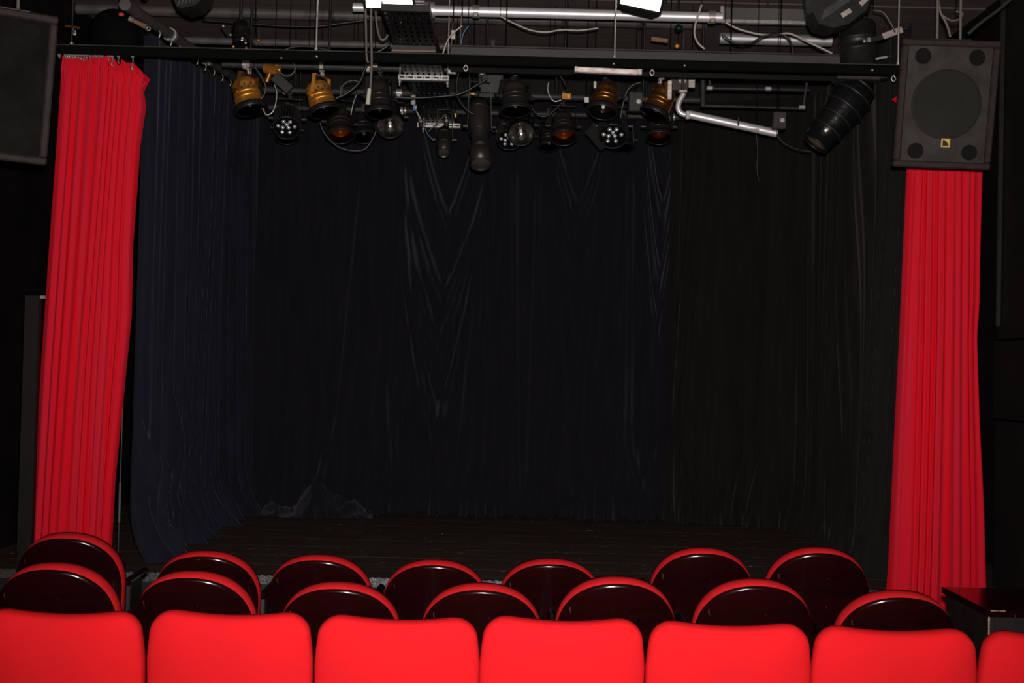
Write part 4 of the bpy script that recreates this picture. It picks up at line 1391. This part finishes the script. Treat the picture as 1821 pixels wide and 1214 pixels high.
# ================================================================== loudspeakers
def speaker(label, cpx, Y, w, h, d, yaw, roll, grille, logo=False, group='hanging loudspeakers'):
    c = P(*cpx, Y)
    R = Matrix.Rotation(yaw, 3, 'Z') @ Matrix.Rotation(math.radians(9), 3, 'X') @ Matrix.Rotation(roll, 3, 'Y')
    T = Thing('loudspeaker', label, 'loudspeaker', c, group)

    def lb(p, size, m, name, bev=0.0, parent=None):
        return T.part(name, MB().box(c + R @ Vector(p), size, R, bev), m, parent)
    kf = ((w - 0.012) / 2, (h - 0.012) / 2)
    kb = ((w - 0.012) / 2 * 0.5, (h - 0.012) / 2 * 0.85)
    vs = [c + R @ Vector((sx * q_[0], yy_, sz * q_[1])) for (q_, yy_) in ((kf, 0.01), (kb, d)) for (sx, sz) in ((-1, -1), (1, -1), (1, 1), (-1, 1))]
    T.part('cabinet', MB().add(vs, [(0, 1, 2, 3), (7, 6, 5, 4), (0, 4, 5, 1), (1, 5, 6, 2), (2, 6, 7, 3), (3, 7, 4, 0)]), 'speaker_box')
    bw = 0.036
    for (p, s_) in (((0, 0, h / 2 - bw / 2), (w, 0.05, bw)), ((0, 0, -h / 2 + bw / 2), (w, 0.05, bw)),
                    ((-w / 2 + bw / 2, 0, 0), (bw, 0.05, h - 2 * bw)), ((w / 2 - bw / 2, 0, 0), (bw, 0.05, h - 2 * bw))):
        lb(p, s_, 'speaker_box', 'frame_rail', 0.008)
    # perforated grille sheet
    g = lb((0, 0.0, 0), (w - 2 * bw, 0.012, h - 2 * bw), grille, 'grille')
    ax = R @ Vector((0, -1, 0))
    cc = c + R @ Vector((0.0, -0.006, 0.0))
    rw_ = 0.185
    T.part('woofer', MB().lathe(cc, ax, [(0.001, rw_), (0.004, rw_ - 0.006), (0.003, rw_ - 0.02), (0.0015, 0)], 48), 'speaker_cone' if logo else grille, g)  # left woofer takes the shade-darkened grille colour too
    for (sx, sz) in ((-1, 1), (1, 1), (-1, -1), (1, -1)):
        q_ = c + R @ Vector((sx * (w / 2 - 0.115), -0.006, sz * (h / 2 - 0.088)))
        T.part('port', MB().lathe(q_, ax, [(0.001, 0.042), (0.0035, 0.04), (0.002, 0.034), (0.0015, 0)], 28), 'speaker_port', g)
    if logo:
        q_ = Vector((0.012, -0.009, -h / 2 + 0.135))
        lb(q_, (0.046, 0.006, 0.046), 'logo_gold', 'emblem', 0.0)
        e = T.part('emblem_mark', MB().add([c + R @ (q_ + Vector(v)) for v in ((-0.016, -0.0036, 0.016), (-0.016, -0.0036, -0.016), (0.016, -0.0036, -0.016), (0.016, -0.0036, -0.008), (0.008, -0.0036, 0.002), (-0.004, -0.0036, 0.014), (-0.010, -0.0036, 0.016))], [(0, 1, 2, 3, 4, 5, 6)]), 'slot_dark')
    for sx in (-1, 1):
        q_ = c + R @ Vector((sx * w * 0.12 + 0.03, 0.15, h / 2))
        T.part('hanging_strap', MB().cyl(q_, Vector((q_.x, q_.y, ZC - 0.03)), 0.008, 8), 'cable_grey')
    q_ = c + R @ Vector((0.03, 0.15, h / 2 + 0.01))
    T.part('fly_plate', MB().box(q_, (w * 0.45, 0.05, 0.02), R, 0.003), 'dark_grey')
    return T


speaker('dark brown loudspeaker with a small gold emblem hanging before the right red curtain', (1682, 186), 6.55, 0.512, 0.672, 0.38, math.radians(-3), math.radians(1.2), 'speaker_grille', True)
speaker('loudspeaker with a shade-coloured grille at the left edge of the picture, half outside it', (-14, 148), 5.75, 0.53, 0.70, 0.40, math.radians(25), math.radians(2.0), 'speaker_grille_shaded')

# ================================================================== side pieces
a, b = P(44, 526, 7.35), P(71, 1010, 7.35)
T = Thing('black_flat', 'narrow black scenery panel standing left of the left red curtain', 'panel', (P(52, 700, 7.35).x, 7.35, 0))
zt_ = P(58, 525, 7.2).z
xm = P(52, 760, 7.2).x
T.part('board', MB().box((xm, 7.2, zt_ / 2), (0.085, 0.05, zt_), bev=0.004), 'black_wall')
T.part('bracket', MB().box((xm + 0.055, 7.2, zt_ - 0.01), (0.03, 0.02, 0.02), bev=0.003), 'galv')
q0 = P(216, 790, 7.62)
T = Thing('steel_pole', 'thin bright steel pole between the left red curtain and the wing curtain', 'pole', (q0.x, 7.62, ZS))
T.part('pole', MB().cyl((q0.x, 7.62, ZS), (q0.x, 7.62, P(216, 560, 7.62).z), 0.006, 10), 'black_metal')
T.part('sleeve', MB().cyl((q0.x, 7.62, P(216, 928, 7.62).z), (q0.x, 7.62, P(216, 858, 7.62).z), 0.0078, 10), 'grey_pipe')
T.part('foot', MB().cyl((q0.x, 7.62, ZS), (q0.x, 7.62, ZS + 0.015), 0.05, 16), 'black_metal')

# ================================================================== cables
def cable(label, pts, Y, r, m, group='loose cables', plug=None):
    q_ = [P(p[0], p[1], Y + (p[2] if len(p) > 2 else 0)) for p in pts]
    T = Thing('cable', label, 'cable', q_[0], group)
    T.part('cord', MB().tube(q_, r * 0.68, 8, 7), m)
    hi = max(q_, key=lambda v: v.z)
    T.part('hanging_wire', MB().cyl(hi, Vector((hi.x, hi.y, max(hi.z + 0.02, ZC - 0.015))), 0.0022, 6), 'rail_black')
    if plug:
        T.part('plug', MB().cyl(P(plug[0], plug[1], Y), P(plug[2], plug[3], Y), plug[4], 10, plug[4] * 1.2), plug[5])
    return T


cable('white cable sagging from the chrome pipe at top centre', [(890, 29), (915, 42), (945, 54), (972, 57), (1000, 53), (1030, 54), (1064, 50)], 8.1, 0.008, 'cable_white')
cable('white cable hanging from the right clamp of the chrome pipe', [(1248, 8), (1238, 38), (1235, 60), (1241, 76), (1253, 87)], 8.1, 0.010, 'cable_white')
cable('white cable trailing right across the silver pipe', [(1290, 40), (1315, 52), (1350, 61), (1380, 62), (1405, 60), (1440, 76), (1480, 95)], 8.05, 0.010, 'cable_white')
cable('black cable looped over the silver pipe at upper right', [(1284, 62), (1310, 77), (1335, 76), (1360, 64), (1390, 62), (1405, 72), (1410, 95)], 8.0, 0.009, 'cable_black')
cable('thin white lead curving down right of the cable tray', [(822, 46), (808, 57), (796, 72), (787, 97)], 7.7, 0.007, 'cable_white')
cable('thin blue lead beside the white one right of the cable tray', [(833, 46), (824, 60), (820, 78)], 7.75, 0.006, 'cable_blue')
cable('pale lead hanging vertically under the chrome pipe left end', [(821, 28), (819, 50), (819, 80)], 7.9, 0.007, 'cable_grey')
cable('thin grey lead hanging left of the pale one under the chrome pipe', [(806, 40), (804, 60), (803, 80)], 7.9, 0.006, 'cable_grey')
cable('grey cable hanging from the left flood with a clear plug end', [(660, 14), (660, 60), (661, 110), (659, 150), (656, 172)], 7.25, 0.011, 'cable_grey', plug=(657, 158, 654, 186, 0.012, 'plug_clear'))
cable('grey cable loop left of the plug cable below the left flood', [(650, 16), (651, 60), (652, 100), (655, 112)], 7.28, 0.010, 'cable_grey')
cable('short grey cable hook beside the cable tray below the left flood', [(668, 20), (670, 45), (676, 68), (684, 70), (690, 62)], 7.3, 0.009, 'cable_grey')
cable('black cable running from the tray down to the left', [(694, 78), (680, 88), (664, 98), (650, 120), (640, 145), (618, 165), (596, 175)], 7.9, 0.012, 'cable_black')
cable('grey wire hanging in a bow under the left amber lamp', [(569, 218), (577, 237), (600, 260), (628, 268), (650, 264), (664, 244), (669, 232)], 9.2, 0.006, 'cable_grey')
cable('grey wire ring beside the gold socket', [(494, 124), (503, 133), (514, 135), (524, 126), (523, 114), (515, 106)], 8.4, 0.007, 'cable_grey')
cable('grey safety wire on the right of the first gold lamp', [(452, 118), (464, 135), (472, 152), (470, 168), (464, 176)], 8.45, 0.005, 'cable_grey')
cable('bent silver wire hook below the first gold lamp', [(468, 192), (473, 204), (484, 200), (490, 185), (492, 165), (488, 150)], 8.6, 0.007, 'galv')
cable('grey wire arching behind the second gold lamp', [(607, 176), (606, 160), (614, 148), (628, 143), (640, 146)], 8.9, 0.006, 'cable_grey')
cable('thin silver lead hanging between the left lamps', [(634, 168), (628, 185), (624, 205)], 9.0, 0.006, 'galv')
cable('grey-brown wire arching between the two right bronze lamps', [(1103, 211), (1107, 190), (1114, 165), (1124, 152), (1140, 146)], 8.7, 0.006, 'cable_grey')
cable('black cable sagging behind the central lamps', [(940, 185), (955, 203), (970, 207), (985, 197), (1000, 180), (1008, 160), (1000, 140), (985, 128)], 9.0, 0.010, 'cable_black')
cable('silver safety wire at the centre right of the brown domed lamp', [(976, 145), (974, 158), (978, 172), (986, 180), (998, 178)], 8.9, 0.008, 'galv')
cable('black cable bundle crossing in front of the cable tray end', [(700, 173), (740, 174), (790, 171), (820, 166), (850, 150), (866, 140)], 8.5, 0.012, 'cable_black')
cable('black cable bundle crossing behind the dimmer box', [(818, 120), (812, 150), (815, 175), (830, 195), (845, 204)], 8.6, 0.010, 'cable_black')
cable('thin blue-grey wire below the far strut of the cable tray', [(756, 228), (760, 238), (771, 250)], 9.4, 0.006, 'cable_blue')
cable('thin pale wire crossing the far strut of the cable tray', [(791, 204), (780, 216), (768, 228), (762, 234)], 9.4, 0.006, 'cable_grey')
cable('thin black wire hanging off the chrome tube lower end', [(1381, 240), (1395, 255), (1420, 266), (1445, 270)], 8.6, 0.006, 'dark_grey')
cable('thin pull cord hanging before the plain right back curtain', [(1345, 238), (1347, 270), (1346, 300), (1349, 322)], 8.7, 0.005, 'dark_grey')
cable('grey wire tangled at the left of the right loudspeaker', [(1553, 18), (1570, 22), (1582, 38), (1592, 56)], 7.3, 0.006, 'cable_grey')
cable('dark cable running along the ceiling pipe at the left', [(360, 36), (440, 42), (500, 46), (560, 47), (620, 40), (660, 34)], 8.95, 0.012, 'cable_black')
cable('dark cable along the slim pipe behind the rail', [(500, 92), (520, 84), (550, 83), (590, 90)], 8.4, 0.010, 'cable_black')
cable('grey cable rising from the top of the right loudspeaker', [(1690, 66), (1686, 50), (1680, 36), (1672, 20), (1668, -6)], 6.7, 0.010, 'cable_grey')
cable('dark thick cable slanting up right of the right loudspeaker', [(1722, 60), (1745, 40), (1775, 18), (1800, -4)], 6.7, 0.014, 'dark_grey')
cable('looped grey cable above the right loudspeaker', [(1672, 24), (1690, 36), (1706, 34), (1712, 24), (1700, 20)], 6.7, 0.008, 'cable_grey')
cable('silver cord on the left of the cable tray end', [(733, 170), (736, 180), (738, 192), (748, 212)], 9.3, 0.009, 'cable_white')

# small bright clamps seen between lamps
for (px, py, Y, sz, m_, lab) in ((667, 117, 8.3, (0.04, 0.04, 0.03), 'galv', 'bright clamp block right of the hanging grey cable'),
                                 (735, 178, 9.2, (0.035, 0.03, 0.07), 'white_paint', 'white connector left of the cable tray end'),
                                 (738, 192, 9.2, (0.03, 0.03, 0.045), 'blue_strip', 'blue connector under the white one left of the cable tray end'),
                                 (841, 167, 8.4, (0.028, 0.02, 0.014), 'yellow', 'small yellow tag below the dimmer box'),
                                 (810, 205, 8.6, (0.014, 0.014, 0.03), 'yellow', 'small yellow plug right of the cable tray end'),
                                 (804, 128, 8.3, (0.06, 0.02, 0.03), 'galv', 'bright bracket at the right end of the front tray strut'),
                                 (1191, 160, 8.35, (0.028, 0.012, 0.13), 'pink_white', 'pale upright tag plate on the right bronze lamp'),
                                 (1058, 151, 8.35, (0.022, 0.02, 0.05), 'galv', 'bright clamp above the clear-lens bronze lamp'),
                                 (1043, 178, 8.4, (0.035, 0.02, 0.04), 'galv', 'bright wire clip left of the clear-lens bronze lamp'),
                                 (1230, 148, 8.9, (0.05, 0.02, 0.07), 'galv', 'bright double bracket above the chrome tube'),
                                 (1205, 145, 9.0, (0.14, 0.1, 0.15), 'grey_beam', 'grey junction box above the bent clamp'),
                                 (1130, 182, 8.9, (0.10, 0.06, 0.14), 'dark_grey', 'dark grey box between the two right bronze lamps'),
                                 (1007, 172, 8.9, (0.07, 0.03, 0.05), 'bronze', 'brass wing nut above the central amber lamp'),
                                 (806, 62, 7.9, (0.03, 0.02, 0.06), 'galv', 'bright terminal block under the chrome pipe'),
                                 (1385, 215, 8.6, (0.09, 0.06, 0.12), 'dark_grey', 'dark hanging bracket at the lower end of the chrome tube')):
    q_ = P(px, py, Y)
    name = 'clamp_block'
    T = Thing(name, lab, 'clamp', q_, 'small fittings among the lamps')
    T.part('body', MB().box(q_, sz, None, 0.004), m_)
    T.part('screw', MB().cyl(q_ + Vector((sz[0] * 0.2, -sz[1] / 2 - 0.004, 0)), q_ + Vector((sz[0] * 0.2, -sz[1] / 2 + 0.002, 0)), min(sz) * 0.28, 8), 'galv')
    T.part('stem', MB().cyl(q_ + Vector((0, 0, sz[2] / 2)), Vector((q_.x, q_.y, ZC - 0.015)), 0.003, 6), 'rail_black')

T = Thing('barn_door', 'dull grey hinged barn-door flap left of the right led lamp', 'flap', P(1050, 240, 9.3))
fp = [P(1040, 236, 9.32), P(1056, 216, 9.32), P(1078, 262, 9.25), P(1068, 268, 9.25)]
T.part('flap', MB().add(fp + [q_ + Vector((0, 0.008, 0)) for q_ in fp], [(0, 3, 2, 1), (4, 5, 6, 7), (0, 1, 5, 4), (1, 2, 6, 5), (2, 3, 7, 6), (3, 0, 4, 7)]), 'black_metal')
q_ = P(1050, 222, 9.32)
T.part('hinge_arm', MB().cyl(q_, Vector((q_.x, 9.38, ZBAR)), 0.005, 6), 'black_metal')
